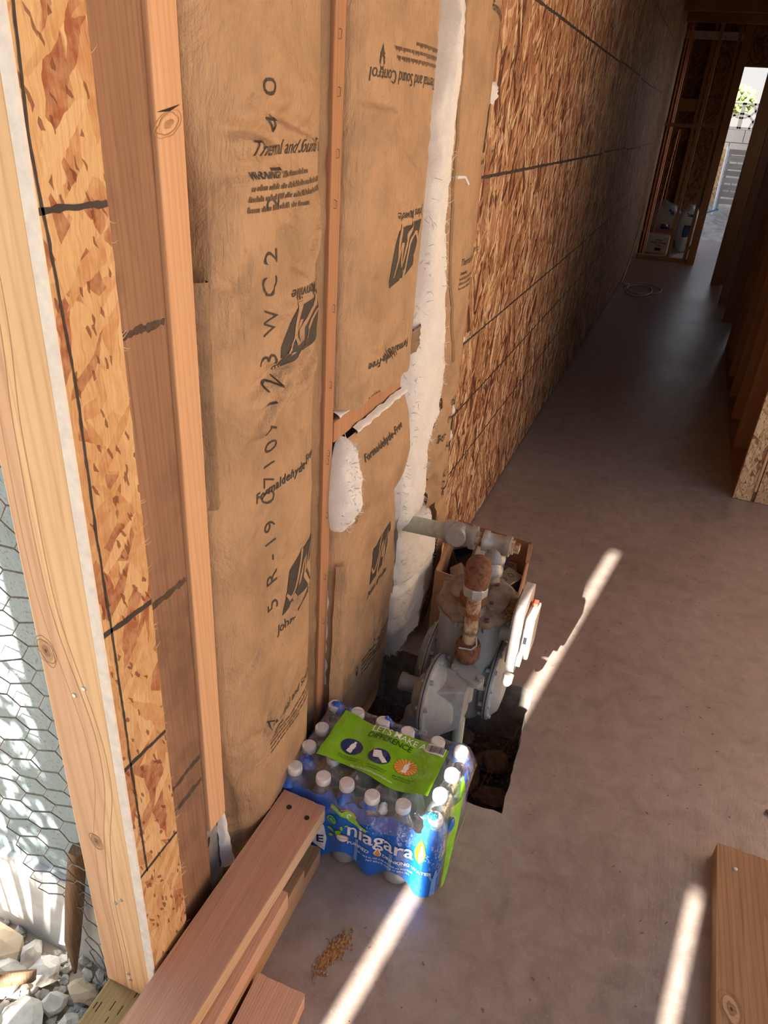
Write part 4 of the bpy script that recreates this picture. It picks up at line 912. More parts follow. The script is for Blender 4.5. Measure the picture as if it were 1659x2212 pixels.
fp('print_ribbon', stroke2d([(0.140, 0.158), (0.152, 0.163), (0.163, 0.159), (0.172, 0.149)], .0009), 'film_orange')
fp('print_ribbon', xf(text2d('RECYCLABLE', 1, 0, .01), 0.0048, rot=-0.15, at=(0.118, 0.1545)), 'film_white', 0.0025); fp('print_ribbon', xf(text2d('BOTTLE & CAP', 1, 0, .01), 0.0046, rot=-0.2, at=(0.170, 0.1395)), 'film_white', 0.0025)
fp('print_ribbon', xf(stroke2d([(0.6 * math.cos(t), 0.6 * math.sin(t)) for t in [i * 0.4 for i in range(13)]], 0.2), 0.006, at=(0.157, 0.1515)), 'film_white', 0.0025)
fp('print_leaf', xf(poly2d([(0, 1), (.28, .7), (.5, .1), (.42, -.5), (.1, -1), (-.3, -.7), (-.45, -.1), (-.3, .5)]), 0.024, 0.030, at=(0.306, 0.132)), 'film_green2', 0.0021)
fp('print_leaf', xf(poly2d([(0.1, .8), (.3, .3), (.35, -.3), (.1, -.9), (-.05, -.3)]), 0.024, 0.030, at=(0.306, 0.132)), 'film_white', 0.0029)
ms = []
rnd = random.Random(11)
for i in range(105):
    u = rnd.uniform(0.190, 0.285) if i < 40 else rnd.uniform(0.318, UE - 0.004); z = rnd.uniform(0.118, 0.158) if i < 40 else rnd.uniform(0.078, 0.160)
    if i < 40 and z < 0.118 + 0.02 * abs(u - 0.24) / 0.04: continue
    ms.append(xf(poly2d([(0, 1.2), (.5, .3), (.5, -.4), (0, -.8), (-.5, -.4), (-.5, .3)]), rnd.uniform(.0018, .0034), rot=rnd.uniform(-.6, .6), at=(u, z)))
fp('print_droplets', join2d(*ms), 'film_pale', 0.0016, 0)['kind'] = 'stuff'
fp('print_tree', join2d(stroke2d([(0.340, 0.010), (0.339, 0.05), (0.342, 0.085)], [.006, .0045, .003]), stroke2d([(0.339, 0.05), (0.326, 0.080)], .002), stroke2d([(0.340, 0.06), (0.356, 0.082)], .0022)), 'film_pale')
for u in (0.172, 0.245): fp('print_stripe', poly2d([(u, zbot(u) + .004), (u + .007, zbot(u + .007) + .004), (u + .009, 0.095), (u + .002, 0.095)]), 'film_pale', 0.0013)
fp('print_panel', poly2d([(0.070, 0.050), (0.108, 0.024), (0.112, 0.062), (0.105, 0.10), (0.070, 0.10)]), 'film_white', 0.0017); fp('print_panel', xf(text2d('E', 1, 0, .02), 0.032, at=(0.090, 0.048)), 'film_navy', 0.0025)
fp('print_swirl', stroke2d([(0.02, 0.115), (0.05, 0.135), (0.09, 0.138)], .0015), 'film_green2')
# glints of blue film still clinging to shoulders and caps
rnd = random.Random(5)
def blobfilm(cx, cy, rx, ry, z, mat, name, seed, dome=0.006):
    mb = MB()
    def fn(u, v):
        t = 2 * PI * u; r = v * (1 + 0.35 * nz(math.cos(t) * 1.6, math.sin(t) * 1.6, seed))
        return (cx + rx * r * math.cos(t), cy + ry * r * math.sin(t), z - dome * v * v * 3 + 0.004 * nz(u * 5, v * 3, seed))
    mb.grid(fn, 22, 6); return mb.build(name, mat, wp)
for i, (cx, cy, rx, ry, z, m) in enumerate(((0.030, 1.100, .022, .017, .209, 'film_blue'), (0.052, 1.118, .016, .02, .185, 'film_blue'), (0.030, 0.945, .022, .02, .196, 'film_blue'), (0.020, 0.910, .03, .025, .182, 'film_blue'), (0.148, 1.108, .014, .010, .2095, 'film_blue'), (0.185, 1.118, .022, .016, .180, 'film_blue'),
    (0.308, 1.100, .026, .02, .195, 'film_blue'), (0.334, 1.080, .014, .03, .178, 'film_blue'), (0.138, 0.906, .014, .02, .190, 'film_blue'), (0.19, 0.905, .016, .012, .196, 'film_blue'), (0.215, 0.915, .010, .012, .186, 'film_white'), (0.332, 0.925, .011, .013, .182, 'film_cyan'), (0.345, 0.945, .006, .016, .172, 'film_blue'), (0.314, 0.912, .018, .017, .209, 'film_cyan'))):
    blobfilm(cx, cy, rx, ry, z, m, 'film_scrap', i * 1.9)
# left end of the case
mb = MB(); mb.grid(lambda u, v: (0.001 + 0.003 * math.cos(2 * PI * u * 4), 0.885 + 0.24 * u, 0.01 + 0.15 * v), 40, 8); mb.build('end_film', 'film_blue', wp)
mb = MB(); mb.grid(lambda u, v: (0.02 + 0.32 * u, 1.127 - 0.003 * math.cos(2 * PI * u * 5.6), 0.01 + 0.14 * v), 60, 8); mb.build('back_film', 'film_blue', wp)
# green band on the right end
def gband(u, v, off=0):
    z = 0.008 + 0.170 * v; yc = 0.928 + 0.075 * v ** 1.6 + 0.006 * nz(v * 6, 1, 2); w = 0.014 + 0.024 * v * v + 0.004 * nz(v * 9, 4, 1)
    return (XC + RF + 0.005 + 0.010 * math.sin(PI * u) * (0.4 + v) - 0.012 * v * v + off, yc + w * (u - 0.5) * 2, z + 0.012 * u * v)
mb = MB(); mb.grid(gband, 10, 40); mb.build('green_band', 'film_green2', wp, label='bright green curled film band')
mb = MB(); mb.grid(lambda u, v: (XC + RF + 0.004, 0.945 + 0.15 * u + 0.03 * v, 0.01 + 0.012 * v), 20, 2); mb.build('green_band', 'film_green2', wp)
# clear wrap
def wrap(u, v):
    x = -0.002 + 0.352 * u; y = 0.884 + 0.245 * v
    bx = abs(math.sin(PI * (x - CXS[0]) / 0.0568)); by = abs(math.sin(PI * (y - CYS[0]) / 0.061)); e = min(u, 1 - u, v * 0.7, (1 - v) * 0.7)
    return (x, y, 0.2065 - 0.010 * bx * by - 0.055 * max(0, 1 - e / 0.06) ** 1.3 + 0.002 * nz(x * 40, y * 40, 3))
mb = MB(); mb.grid(wrap, 70, 50); mb.build('clear_wrap', 'wrap', wp)
mb = MB(); mb.grid(lambda u, v: (XC + RF + 0.0015 - 0.004 * (0.5 - 0.5 * math.cos(2 * PI * (0.93 + 0.19 * u - CYS[0]) / 0.061)), 0.935 + 0.18 * u, 0.01 + 0.14 * v), 40, 10); mb.build('clear_wrap', 'wrap', wp)
# top label
def lab(x, y, off=0.0):
    return (x, y, 0.2105 + 0.0035 * math.sin((x - 0.03) * 2 * PI / 0.0568 * 0.5) - 0.003 * abs(math.sin(PI * (y - CYS[0]) / 0.061)) + 0.0015 * nz(x * 50, y * 50, 2) + off)
LB = lambda u, v: (0.054 + 0.238 * u + (0.004 * v), 0.949 - 0.008 * u + 0.006 * math.sin(u * 7) * (1 - v) + (0.131 + 0.004 * math.sin(u * 9 + 1)) * v)
mb = MB(); mb.grid(lambda u, v: lab(*LB(u, v)), 60, 36); lb = mb.build('top_label', 'film_green', wp, label='green carrier label')
def lp(name, m, mat, off=0.0009, cut=0.006): return drape(name, m, lab, off, mat, lb, cut)
lp('print_title', xf(text2d("LET'S MAKE A", 1, 0, 0.004, 0.95), 0.021, 0.0235, rot=-0.05, at=(0.128, 1.060)), 'film_white'); lp('print_title', xf(text2d('DIFFERENCE', 1, 0, 0.006, 0.95), 0.0185, 0.0225, rot=-0.05, at=(0.127, 1.040)), 'film_dkgreen')
BOT = [(-.16, 1), (.16, 1), (.16, .7), (.36, .35), (.36, -.1), (.26, -.3), (.36, -.55), (.34, -1), (-.34, -1), (-.36, -.55), (-.26, -.3), (-.36, -.1), (-.36, .35), (-.16, .7)]
for x, y, m in ((0.110, 1.000, 'film_navy'), (0.172, 0.996, 'film_navy'), (0.229, 0.996, 'film_orange')):
    lp('print_roundel', poly2d(circ(x, y, 0.0235, 0.0205)), m, 0.0008)
lp('print_rays', join2d(*[poly2d([(0.229, 0.996), (0.229 + .0235 * math.cos(a), 0.996 + .0205 * math.sin(a)), (0.229 + .0235 * math.cos(a + .18), 0.996 + .0205 * math.sin(a + .18))]) for a in [i * PI / 9 for i in range(18)]]), 'film_lorange', 0.0012, 0)
lp('print_bottle', xf(poly2d(BOT), 0.0155, rot=-0.15, at=(0.111, 1.000)), 'film_white', 0.0013); lp('print_bottle', xf(poly2d(BOT), 0.0150, rot=-0.15, at=(0.230, 0.996)), 'film_white', 0.0017)
lp('print_hand', poly2d([(0.155, 1.008), (0.170, 1.012), (0.178, 1.000), (0.192, 0.988), (0.184, 0.981), (0.172, 0.992), (0.160, 0.990)]), 'film_white', 0.0013)
for x, y in ((0.094, 0.970), (0.156, 0.966), (0.212, 0.965)):
    lp('print_caption', xf(text2d('MAKE THIS BOTTLE COUNT', 1, 0, .02), 0.0034, at=(x, y)), 'film_dkgreen'); lp('print_caption', xf(text2d('TO MAKE A NEW BOTTLE', 1, 0, .02), 0.0034, at=(x, y - .005)), 'film_dkgreen')
lp('print_link', xf(text2d('Visit Us At DrinkNiagaraWater.com', 1, 0, .01), 0.0062, rot=-0.05, at=(0.126, 0.953)), 'film_white')
lp('barcode', poly2d([(0.250, 1.050), (0.290, 1.046), (0.291, 1.070), (0.252, 1.075)]), 'film_white', 0.0009)
ms = []; x = 0.253; rnd = random.Random(2)
while x < 0.288: w = rnd.choice((.0005, .0009, .0014)); ms.append(poly2d([(x, 1.0525), (x + w, 1.0525), (x + w, 1.0705), (x, 1.0705)])); x += w + rnd.choice((.0006, .0012))
lp('barcode', join2d(*ms), 'ink', 0.0015, 0)

# ================================================================== GAS METER
gm = empty('gas_meter', (0.235, 1.45, 0.0), 'grey gas meter with dusty bolted top hanging over the floor pit', 'gas meter')
MC = Vector((0.232, 1.452))
def rrect(cx, cy, a, b, p=3.0, n=48, lob=0.0, nl=8, ph=0.0):
    out = []
    for i in range(n):
        t = 2 * PI * i / n; c, s = math.cos(t), math.sin(t); r = (abs(c / a) ** p + abs(s / b) ** p) ** (-1 / p)
        r *= 1 + lob * max(0, math.cos(nl * (t + ph))) ** 2
        out.append((cx + r * c, cy + r * s))
    return out
mb = MB(); pr0 = rrect(MC.x, MC.y, 0.078, 0.088, 2.8, 40)
def ring_stack(mb, rings):
    vs = []; fs = []; n = len(rings[0][0])
    for poly, z in rings: vs += [(x, y, z) for x, y in poly]
    for j in range(len(rings) - 1):
        for i in range(n): fs.append((j * n + i, j * n + (i + 1) % n, (j + 1) * n + (i + 1) % n, (j + 1) * n + i))
    mb.add(vs, fs, True); mb.add(vs[:n], [tuple(range(n))[::-1]]); mb.add(vs[-n:], [tuple(range(n))])
S = lambda k: [(MC.x + (x - MC.x) * k, MC.y + (y - MC.y) * k) for x, y in pr0]
ring_stack(mb, [(S(.55), -0.005), (S(.8), 0.005), (S(.93), 0.035), (S(.98), 0.09), (S(1), 0.2), (S(1), 0.295), (S(1.04), 0.318)])
mb.build('body', 'meter', gm)
mb = MB(); base = rrect(MC.x + 0.006, MC.y, 0.092, 0.100, 2.5, 96, 0.075, 8, 0.3)
K2 = lambda k: [(MC.x + 0.006 + (x - MC.x - 0.006) * k, MC.y + (y - MC.y) * k) for x, y in base]
ring_stack(mb, [(K2(.96), 0.316), (K2(1.0), 0.319), (K2(1.0), 0.329), (K2(.97), 0.335), (K2(.86), 0.341), (K2(.5), 0.345), (K2(.2), 0.346)])
top = mb.build('top_cover', 'meter_top', gm)
for i in range(8):
    t = 2 * PI * i / 8 - 0.3; x = MC.x + .006 + 0.091 * math.cos(t); y = MC.y + 0.099 * math.sin(t)
    mb = MB().lathe((x, y, 0.318), (0, 0, 1), [(0, .0095), (0.016, .0095), (0.019, .0085)], 14); mb.lathe((x, y, 0.335), (0, 0, 1), [(0, .006), (0.006, .006)], 6, smooth=False)
    mb.build('bolt', 'rust' if i in (0, 7) else 'meter_top', top)
    MB().lathe((x * .97 + MC.x * .03, y * .97 + MC.y * .03, 0.318), (0, 0, -1), [(0, .007), (0.018, .006), (0.022, .003)], 10).build('bolt_boss', 'meter', top)
MB().prism(rrect(MC.x - 0.03, MC.y + 0.0, 0.03, 0.05, 3, 24), lambda x, y: (x, y, 0.342), lambda x, y: (x, y, 0.352)).build('raised_panel', 'meter_top', top, 0.003)
MB().prism(rrect(MC.x + 0.055, MC.y + 0.0, 0.026, 0.055, 5, 24), lambda x, y: (x, y, 0.338), lambda x, y: (x, y, 0.349)).build('raised_panel', 'meter_top', top, 0.003)
for dx, dy in ((.04, .045), (.045, -.035)): MB().lathe((MC.x + dx, MC.y + dy, .345), (0, 0, 1), [(0, .006), (.008, .0055)], 8).build('screw', 'rust', top)
mb = MB()
for i in range(260): mb.rock((MC.x + .088 + random.gauss(0, .007), MC.y - .025 + random.gauss(0, .018), .339 + random.uniform(0, .006)), random.uniform(.0008, .002), i, 0)
mb.build('rusty_grit', 'debris', top, kind='stuff')
mb = MB().lathe((MC.x - .02, MC.y - .02, .344), (0, 0, 1), [(0, .026), (.004, .026), (.008, .02), (.010, .008)], 20); mb.build('vent_cap', 'meter_top', top)
for s, x0 in ((-1, 0.158), (1, 0.300)):
    y0, z0 = 1.452, 0.108
    prof = [(-0.01, 0.088), (0.004, 0.092), (0.006, 0.108), (0.018, 0.108), (0.020, 0.098), (0.026, 0.092), (0.036, 0.080), (0.040, 0.055), (0.041, 0.004)]
    pan = MB().lathe((x0, y0, z0), (s, 0, 0), prof, 40).build('diaphragm_cover', 'meter', gm)
    MB().lathe((x0, y0, z0), (s, 0, 0), [(0.0112, 0.1085), (0.0135, 0.1085)], 40, False).build('gasket', 'black', pan)
    for i in range(14):
        t = 2 * PI * i / 14 + .1; p = Vector((x0 - s * 0.004, y0 + .1 * math.cos(t), z0 + .1 * math.sin(t)))
        MB().lathe(p, (s, 0, 0), [(0, .006), (.026, .006), (.028, .004)], 8).build('screw', 'meter', pan)
for y, h in ((1.385, 0.37), (1.52, 0.372)):
    MB().lathe((0.238, y, 0.338), (0, 0, 1), [(0, .034), (.012, .033), (.016, .026), (.030, .026)], 24).build('port', 'meter_top', gm)
# index housing on the hall side
MB().lathe((0.300, 1.44, 0.268), (1, 0, 0), [(0, .026), (.05, .024)], 18).build('index_neck', 'meter', gm)
ip = MB().prism(rrect(1.425, 0.300, 0.075, 0.098, 5, 40), lambda y, z: (0.342, y, z), lambda y, z: (0.362, y, z)).build('index_plate', 'index_plate', gm, 0.006)
MB().prism(rrect(1.425, 0.300, 0.060, 0.082, 5, 32), lambda y, z: (0.336, y, z), lambda y, z: (0.342, y, z)).build('back_plate', 'meter', ip)
cv = MB().box((0.3625, 1.385, 0.240), (0.386, 1.468, 0.355)).build('index_cover', 'index_cover', ip, 0.004)
MB().box((0.3625, 1.36, 0.235), (0.374, 1.386, 0.262)).build('index_latch', 'index_white', ip, 0.002)
MB().box((0.364, 1.3845, 0.262), (0.384, 1.3860, 0.325)).build('dial_window', 'index_white', cv, 0.0)
MB().box((0.368, 1.3835, 0.285), (0.376, 1.3850, 0.305)).build('dial', 'black', cv, 0.0)
MB().box((0.366, 1.44, 0.355), (0.380, 1.46, 0.364)).build('seal_tag', 'red', cv, 0.001)
MB().lathe((0.352, 1.368, 0.200), (0, -0.4, -1), [(0, .013), (.02, .012), (.028, .007), (.031, .001)], 14).build('plate_foot', 'index_white', ip)

# ---- pipe from the wall: elbow, nipple, tee
gp = empty('gas_supply_pipe', (0.0, 1.53, 0.44), 'pale horizontal gas pipe with elbow and tee coming out of the wall', 'pipe')
PY, PZ = 1.531, 0.444
MB().cyl((-0.12, PY + .004, PZ - .014), (0.125, PY, PZ - .002), 0.0215, seg=22).build('pipe', 'pipe_pale', gp)
mb = MB().lathe((0.118, PY, PZ), (1, 0, 0), [(0, .030), (.014, .031), (.018, .028), (.045, .029), (.062, .026), (.064, .030), (.078, .030)], 24); mb.rock((0.150, PY - 0.004, PZ + .002), 0.031, 3, 3, 0.04); mb.build('elbow', 'galv_dirty', gp)
MB().lathe((0.150, PY - .018, PZ + .004), (0.1, -1, 0.15), [(0, .027), (.013, .026), (.016, .023)], 22).build('elbow_boss', 'galv_dirty', gp)
MB().cyl((0.19, PY, PZ), (0.225, PY, PZ), 0.0175, seg=18).build('nipple', 'rust_pipe', gp)
mb = MB().lathe((0.214, PY, PZ), (1, 0, 0), [(0, .026), (.012, .026), (.014, .022), (.052, .022), (.054, .026), (.068, .026)], 22); mb.lathe((0.249, PY, PZ - .004), (0, 0, -1), [(0, .022), (.028, .022), (.030, .026), (.044, .026)], 22); mb.build('tee', 'galv_dirty', gp)
mb = MB().lathe((0.282, PY, PZ), (1, 0, 0), [(0, .019), (.008, .018)], 18); mb.box((0.288, PY - .010, PZ - .010), (0.304, PY + .010, PZ + .010)); mb.build('plug', 'rust_pipe', gp, 0.002)
MB().cyl((0.249, PY - .003, PZ - .045), (0.243, PY - .008, 0.372), 0.0175, seg=18).build('nipple', 'rust_pipe', gp)
MB().lathe((0.242, PY - .01, 0.366), (0, 0, 1), [(0, .033), (.014, .033), (.018, .028), (.03, .027), (.034, .022)], 24).build('swivel_nut', 'galv_dirty', gp)

# ---- regulator with its rusty riser
rg = empty('gas_regulator', (0.25, 1.28, 0.0), 'round grey pressure regulator with rusty upright pipe before the meter', 'regulator')
RX, RY = 0.250, 1.335
MB().cyl((RX + .003, RY, 0.285), (RX, RY, 0.455), 0.0165, seg=20).build('riser_pipe', 'rust_pipe', rg)
mb = MB().tube([(RX, RY, 0.440), (RX, RY + .003, .458), (RX - .003, RY + .018, .472), (RX - .007, RY + .036, .468), (RX - .011, RY + .05, .45), (RX - .012, RY + .05, .40)], [.026, .029, .030, .029, .027, .025], 20); mb.build('union_elbow', 'rust', rg)
MB().lathe((RX, RY, 0.418), (0, 0, 1), [(0, .024), (.004, .028), (.022, .028), (.028, .025)], 8, smooth=False).build('union_nut', 'galv_dirty', rg)
MB().lathe((RX - .012, RY + .05, 0.362), (0, 0, 1), [(0, .032), (.02, .032), (.026, .027), (.04, .026)], 22).build('swivel_nut', 'rust', rg)
MB().lathe((RX + .003, RY, 0.232), (0, 0, 1), [(0, .022), (.015, .029), (.045, .029), (.052, .026), (.056, .024)], 24).build('collar', 'rust', rg)
MB().tube([(RX + .02, RY - .012, .318), (RX + .024, RY - .014, .292), (RX + .015, RY - .026, .286), (RX - .012, RY - .034, .288)], 0.0022, 6).build('wire_seal', 'galv_dirty', rg)
mb = MB(); mb.tube([(RX + .0185 * math.cos(a), RY + .0185 * math.sin(a), 0.318 + .002 * math.sin(a * 2)) for a in [i * PI / 8 for i in range(17)]], 0.0016, 5); mb.build('wire_seal', 'wire', rg)
# flange with ears and bolts
fl_ = rrect(0.256, 1.325, 0.030, 0.030, 2.5, 40, 0.0)
EAR = [(0.256 + (.028 + .022 * abs(math.cos(t)) ** 6) * math.cos(t + .9), 1.318 + (.028 + .022 * abs(math.cos(t)) ** 6) * math.sin(t + .9)) for t in [i * 2 * PI / 40 for i in range(40)]]
EAR = [(0.268 + (.026 + .022 * max(abs(math.cos(t + .2)), 0) ** 6) * math.cos(t - .5), 1.295 + (.026 + .022 * abs(math.cos(t + .2)) ** 6) * math.sin(t - .5)) for t in [i * 2 * PI / 40 for i in range(40)]]
MB().prism(EAR, lambda x, y: (x, y, 0.222), lambda x, y: (x, y, 0.236)).build('flange', 'reg', rg, 0.003)
for x, y in ((0.238, 1.292), (0.302, 1.280)):
    mb = MB().lathe((x, y, .21), (0, 0, 1), [(0, .009), (.032, .009)], 6, smooth=False); mb.build('flange_bolt', 'galv_dirty', rg)
DC = Vector((0.206, 1.268, 0.150)); AX = Vector((1, -0.03, 0.10)).normalized()
case = MB().lathe(DC, AX, [(-0.022, 0.060), (-0.016, 0.085), (-0.008, 0.096), (-0.007, 0.106), (0.006, 0.106), (0.007, 0.097), (0.014, 0.092), (0.035, 0.072), (0.052, 0.055), (0.058, 0.045), (0.059, 0.004)], 44).build('diaphragm_case', 'reg', rg)
MB().lathe(DC, AX, [(-0.0012, 0.1066), (0.0012, 0.1066)], 44, False).build('gasket', 'black', case)
d_, u_, w_ = MB().frame(AX)
for i in range(10):
    t = 2 * PI * i / 10 + .2; p = DC + (u_ * math.cos(t) + w_ * math.sin(t)) * .098 - AX * .012
    MB().lathe(p, AX, [(0, .0055), (.026, .0055), (.028, .004)], 8).build('screw', 'reg', case)
# wedge-shaped valve body on the pipe side
WB = [(-.070, -.066), (.050, -.070), (.066, .045), (.020, .084), (-.055, .066)]
mb = MB(); n = len(WB)
mb.prism(WB, lambda a, b: tuple(DC + AX * 0.012 + Vector((0, a, b))), lambda a, b: tuple(DC + AX * 0.074 + Vector((0, a * .62 + .008, b * .78 + .012)))); mb.build('valve_body', 'reg', rg, 0.004)
MB().lathe((0.262, 1.300, 0.150), (0, 0.1, 1), [(0, .026), (.04, .024), (.075, .022)], 20).build('outlet_neck', 'reg', rg)
# spring housing side
MB().lathe(DC - AX * .018, -AX, [(0, .055), (.02, .05), (.03, .03)], 28).build('housing', 'reg', rg)
mb = MB().lathe(DC + Vector((-.030, .03, -.008)), (-1, 0.02, -0.02), [(0, .020), (.052, .020), (.056, .0225), (.066, .0225), (.0665, .017), (.050, .017)], 24, False); mb.build('vent_pipe', 'reg', rg)
MB().lathe(DC + Vector((-.040, -.012, -.105)), (0, 0.05, 1), [(0, .034), (.006, .036), (.012, .034), (.014, .028), (.050, .026), (.060, .024), (.066, .015), (.067, .002)], 26).build('spring_cap', 'reg', rg)
MB().cyl((0.272, 1.262, 0.12), (0.282, 1.250, -0.20), 0.0135, seg=16).build('riser_pipe', 'pipe_pale', rg)
MB().lathe((0.281, 1.251, -0.205), (0, 0, 1), [(0, .026), (.03, .026), (.034, .02)], 16).build('coupling', 'rust', rg)

# ================================================================== CARTON OF ELECTRICAL BOXES
cb_ = empty('cardboard_carton', (0.18, 1.79, 0), 'open brown cardboard carton of metal boxes standing behind the meter', 'carton')
CN = [(0.072, 1.645), (0.312, 1.618), (0.288, 1.925), (0.052, 1.950)]; HC = 0.245
for i in range(4):
    a, b = Vector((*CN[i], 0)), Vector((*CN[(i + 1) % 4], 0)); t = (b - a).normalized(); nn = Vector((t.y, -t.x, 0)) * 0.004
    hh = HC - (0.01 if i == 3 else 0)
    mb = MB(); mb.add([a, b, b + Vector((0, 0, HC)), a + Vector((0, 0, HC)), a - nn, b - nn, b - nn + Vector((0, 0, HC)), a - nn + Vector((0, 0, HC))], [(0, 1, 2, 3), (5, 4, 7, 6), (3, 2, 6, 7), (0, 4, 5, 1), (0, 3, 7, 4), (1, 5, 6, 2)])
    mb.build('side_panel', 'card', cb_)
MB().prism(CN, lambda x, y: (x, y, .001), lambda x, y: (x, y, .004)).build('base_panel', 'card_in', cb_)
MB().add([(0.292, 1.916, .243), (0.303, 1.80, .246), (0.292, 1.80, .247), (0.278, 1.914, .244)], [(0, 1, 2, 3)]).build('flap_edge', 'card', cb_)
def jbox(loc, rot, size, lab, name='junction_box', kind=0):
    o = empty(name, loc, lab, 'electrical box', 'steel electrical boxes in the carton'); o.rotation_euler = rot
    R = Matrix.Translation(Vector(loc)) @ Euler(rot).to_matrix().to_4x4()
    WORLD[o.name] = R
    a, b, c = size
    mb = MB(); mb.box((-a, -b, 0), (a, b, c), R); mb.build('housing', 'steel_box', o, 0.003)
    for q in range(2 if kind == 0 else 3):
        mb = MB(); cx = (-a * .35 + q * a * .7) if kind == 0 else (-a * .55 + q * a * .55)
        pts = [R @ Vector((cx + .008 * math.cos(t), .008 * math.sin(t), c + .0004)) for t in [i * PI / 8 for i in range(17)]]
        mb.tube(pts, 0.0009, 5, False); mb.build('knockout', 'black', o)
    return o
for i, (loc, rot, size, lab) in enumerate((((0.253, 1.71, 0.19), (0.15, 0.1, 1.25), (.052, .026, .05), 'handy box lying at the right side of the brown carton'),
    ((0.175, 1.8, 0.185), (0.5, 0.35, 0.2), (.048, .048, .036), 'square steel box tilted in the middle of the brown carton'),
    ((0.12, 1.74, 0.155), (0.3, 0.9, 0.6), (.046, .03, .04), 'dark steel box half hidden at the left of the carton'),
    ((0.215, 1.86, 0.145), (-0.1, 0.1, 0.2), (.045, .026, .04), 'steel box at the back corner of the brown carton'),
    ((0.19, 1.72, 0.05), (0.0, 0.2, 0.9), (.06, .05, .05), 'steel box buried low in the brown carton'))):
    jbox(loc, rot, size, lab, kind=i % 2)
for loc, rot, size, lab in (((0.130, 1.86, 0.165), (0.2, -0.3, 0.4), (.05, .04, .03), 'black plastic device box at the far left of the carton'), ((0.19, 1.76, 0.10), (0.1, 0.1, 0.1), (.06, .06, .04), 'black plastic box under the metal boxes in the carton'), ((0.125, 1.69, 0.15), (0.6, 0.2, -0.3), (.03, .03, .025), 'small black plastic box at the near left of the carton')):
    o = empty('device_box', loc, lab, 'electrical box', 'black device boxes in the carton'); o.rotation_euler = rot
    Rm = Matrix.Translation(Vector(loc)) @ Euler(rot).to_matrix().to_4x4(); WORLD[o.name] = Rm; a, b, c = size
    mb = MB(); t_ = .003
    for q in (((-a, -b, 0), (a, b, t_)), ((-a, -b, 0), (-a + t_, b, c)), ((a - t_, -b, 0), (a, b, c)), ((-a, -b, 0), (a, -b + t_, c)), ((-a, b - t_, 0), (a, b, c))): mb.box(*q, Rm)
    mb.build('shell', 'black', o)
    for s_ in (-1, 1): MB().lathe(Rm @ Vector((0, s_ * (b + .001), c * .5)), Rm.to_3x3() @ Vector((0, s_, 0)), [(0, .006), (.012, .006)], 8).build('mounting_lug', 'black', o)
br = empty('mounting_bracket', (0.13, 1.80, .16), 'thin steel mounting bracket sticking up among the boxes', 'bracket')
for a, b in (((0.105, 1.82, .17), (0.150, 1.72, .20)), ((0.110, 1.77, .14), (0.150, 1.69, .19))):
    MB().tube([a, b], 0.005, 4).build('bar', 'steel_box', br)
mb = MB()
for i in range(3): mb.lathe((0.160 + .022 * i, 1.85 - .006 * i, .205), (1, -.2, .2), [(0, .009), (.016, .009), (.018, .007)], 10)
o = MB().lathe((0.165, 1.85, .200), (1, -.1, .1), [(0, .012), (.02, .012), (.022, .009), (.05, .009), (.052, .012), (.07, .012)], 14).build('cable_connector', 'bluemetal'); tag(o, 'blue-grey cable connector lying on top in the brown carton', 'connector')
mb = MB(); mb.grid(lambda u, v: (0.085 + .05 * u, 1.655 + .05 * v, .185 + .03 * u * (1 - v) + .006 * nz(u * 4, v * 4, 1)), 6, 6); o = mb.build('paper_slip', 'pink'); tag(o, 'small pink paper slip at the near edge of the carton', 'paper')

# ================================================================== LUMBER
def lumber(name, x0, x1, y0, y1, z0, z1, mat, lab, grp=None, rot=0.0, side=None, holes=(), bev=0.0025):
    o = empty(name, ((x0 + x1) / 2, (y0 + y1) / 2, z0), lab, 'lumber', grp); o.rotation_euler = (0, 0, rot)
    R = Matrix.Translation(Vector(((x0 + x1) / 2, (y0 + y1) / 2, z0))) @ Matrix.Rotation(rot, 4, 'Z'); WORLD[o.name] = R
    w, l, h = (x1 - x0) / 2, (y1 - y0) / 2, z1 - z0
    def ends(y, s):
        return y
    mb = MB(); n = 10
    tp = [(-w + 2 * w * i / n, l + 0.0022 * nz(i * 1.7, x0 * 9, y1)) for i in range(n + 1)]
    poly = [(-w, -l), (w, -l)] + tp[::-1]
    mb.prism(poly, lambda x, y: R @ Vector((x, y, 0)), lambda x, y: R @ Vector((x, y, h))); mb.build('board', mat, o, bev)
    if side:
        MB().box((w + .0002, -l + .003, .003), (w + .0009, l - .003, h - .002), R).build('lit_edge', side, o)  # lit side of the board, painted as a paler wood
    for hx, hy in holes:
        MB().lathe(R @ Vector((hx, hy, h + .0002)), (0, 0, 1), [(0, .0052), (.0012, .0048)], 12).build('nail_hole', 'hole', o)
    return o
lumber('lumber_board', -0.004, 0.087, -0.55, 0.878, 0.1250, 0.1650, 'lum_red', 'reddish 2x4 with two nail holes on top of the stack by the wall', 'lumber by the wall', -0.034, 'lum_pale', ((-.016, .682), (.026, .676)))
lumber('lumber_board', 0.022, 0.1145, -0.50, 0.715, 0.0835, 0.1245, 'lum_red', 'second board from the top of the stack, reddish and rough-ended', 'lumber by the wall', -0.006)
lumber('lumber_board', 0.012, 0.1075, -0.50, 0.795, 0.0420, 0.0830, 'lum_tan', 'tan board lying directly on the bottom board of the stack', 'lumber by the wall', -0.004)
lumber('lumber_board', 0.012, 0.106, -0.60, 0.874, 0.0005, 0.0415, 'lum_tan', 'bottom tan board of the stack, its end reaching the water case', 'lumber by the wall', 0.0)
lumber('lumber_offcut', 0.125, 0.215, -0.20, 0.616, 0.0005, 0.0385, 'lum_red', 'short reddish board on the concrete right of the stack', 'lumber by the wall', 0.03)
rb = lumber('lumber_plank', 0.851, 0.991, -0.30, 1.235, 0.0005, 0.0385, 'lum_gold', 'golden brown plank with nails lying alone at the right', None, -0.01)
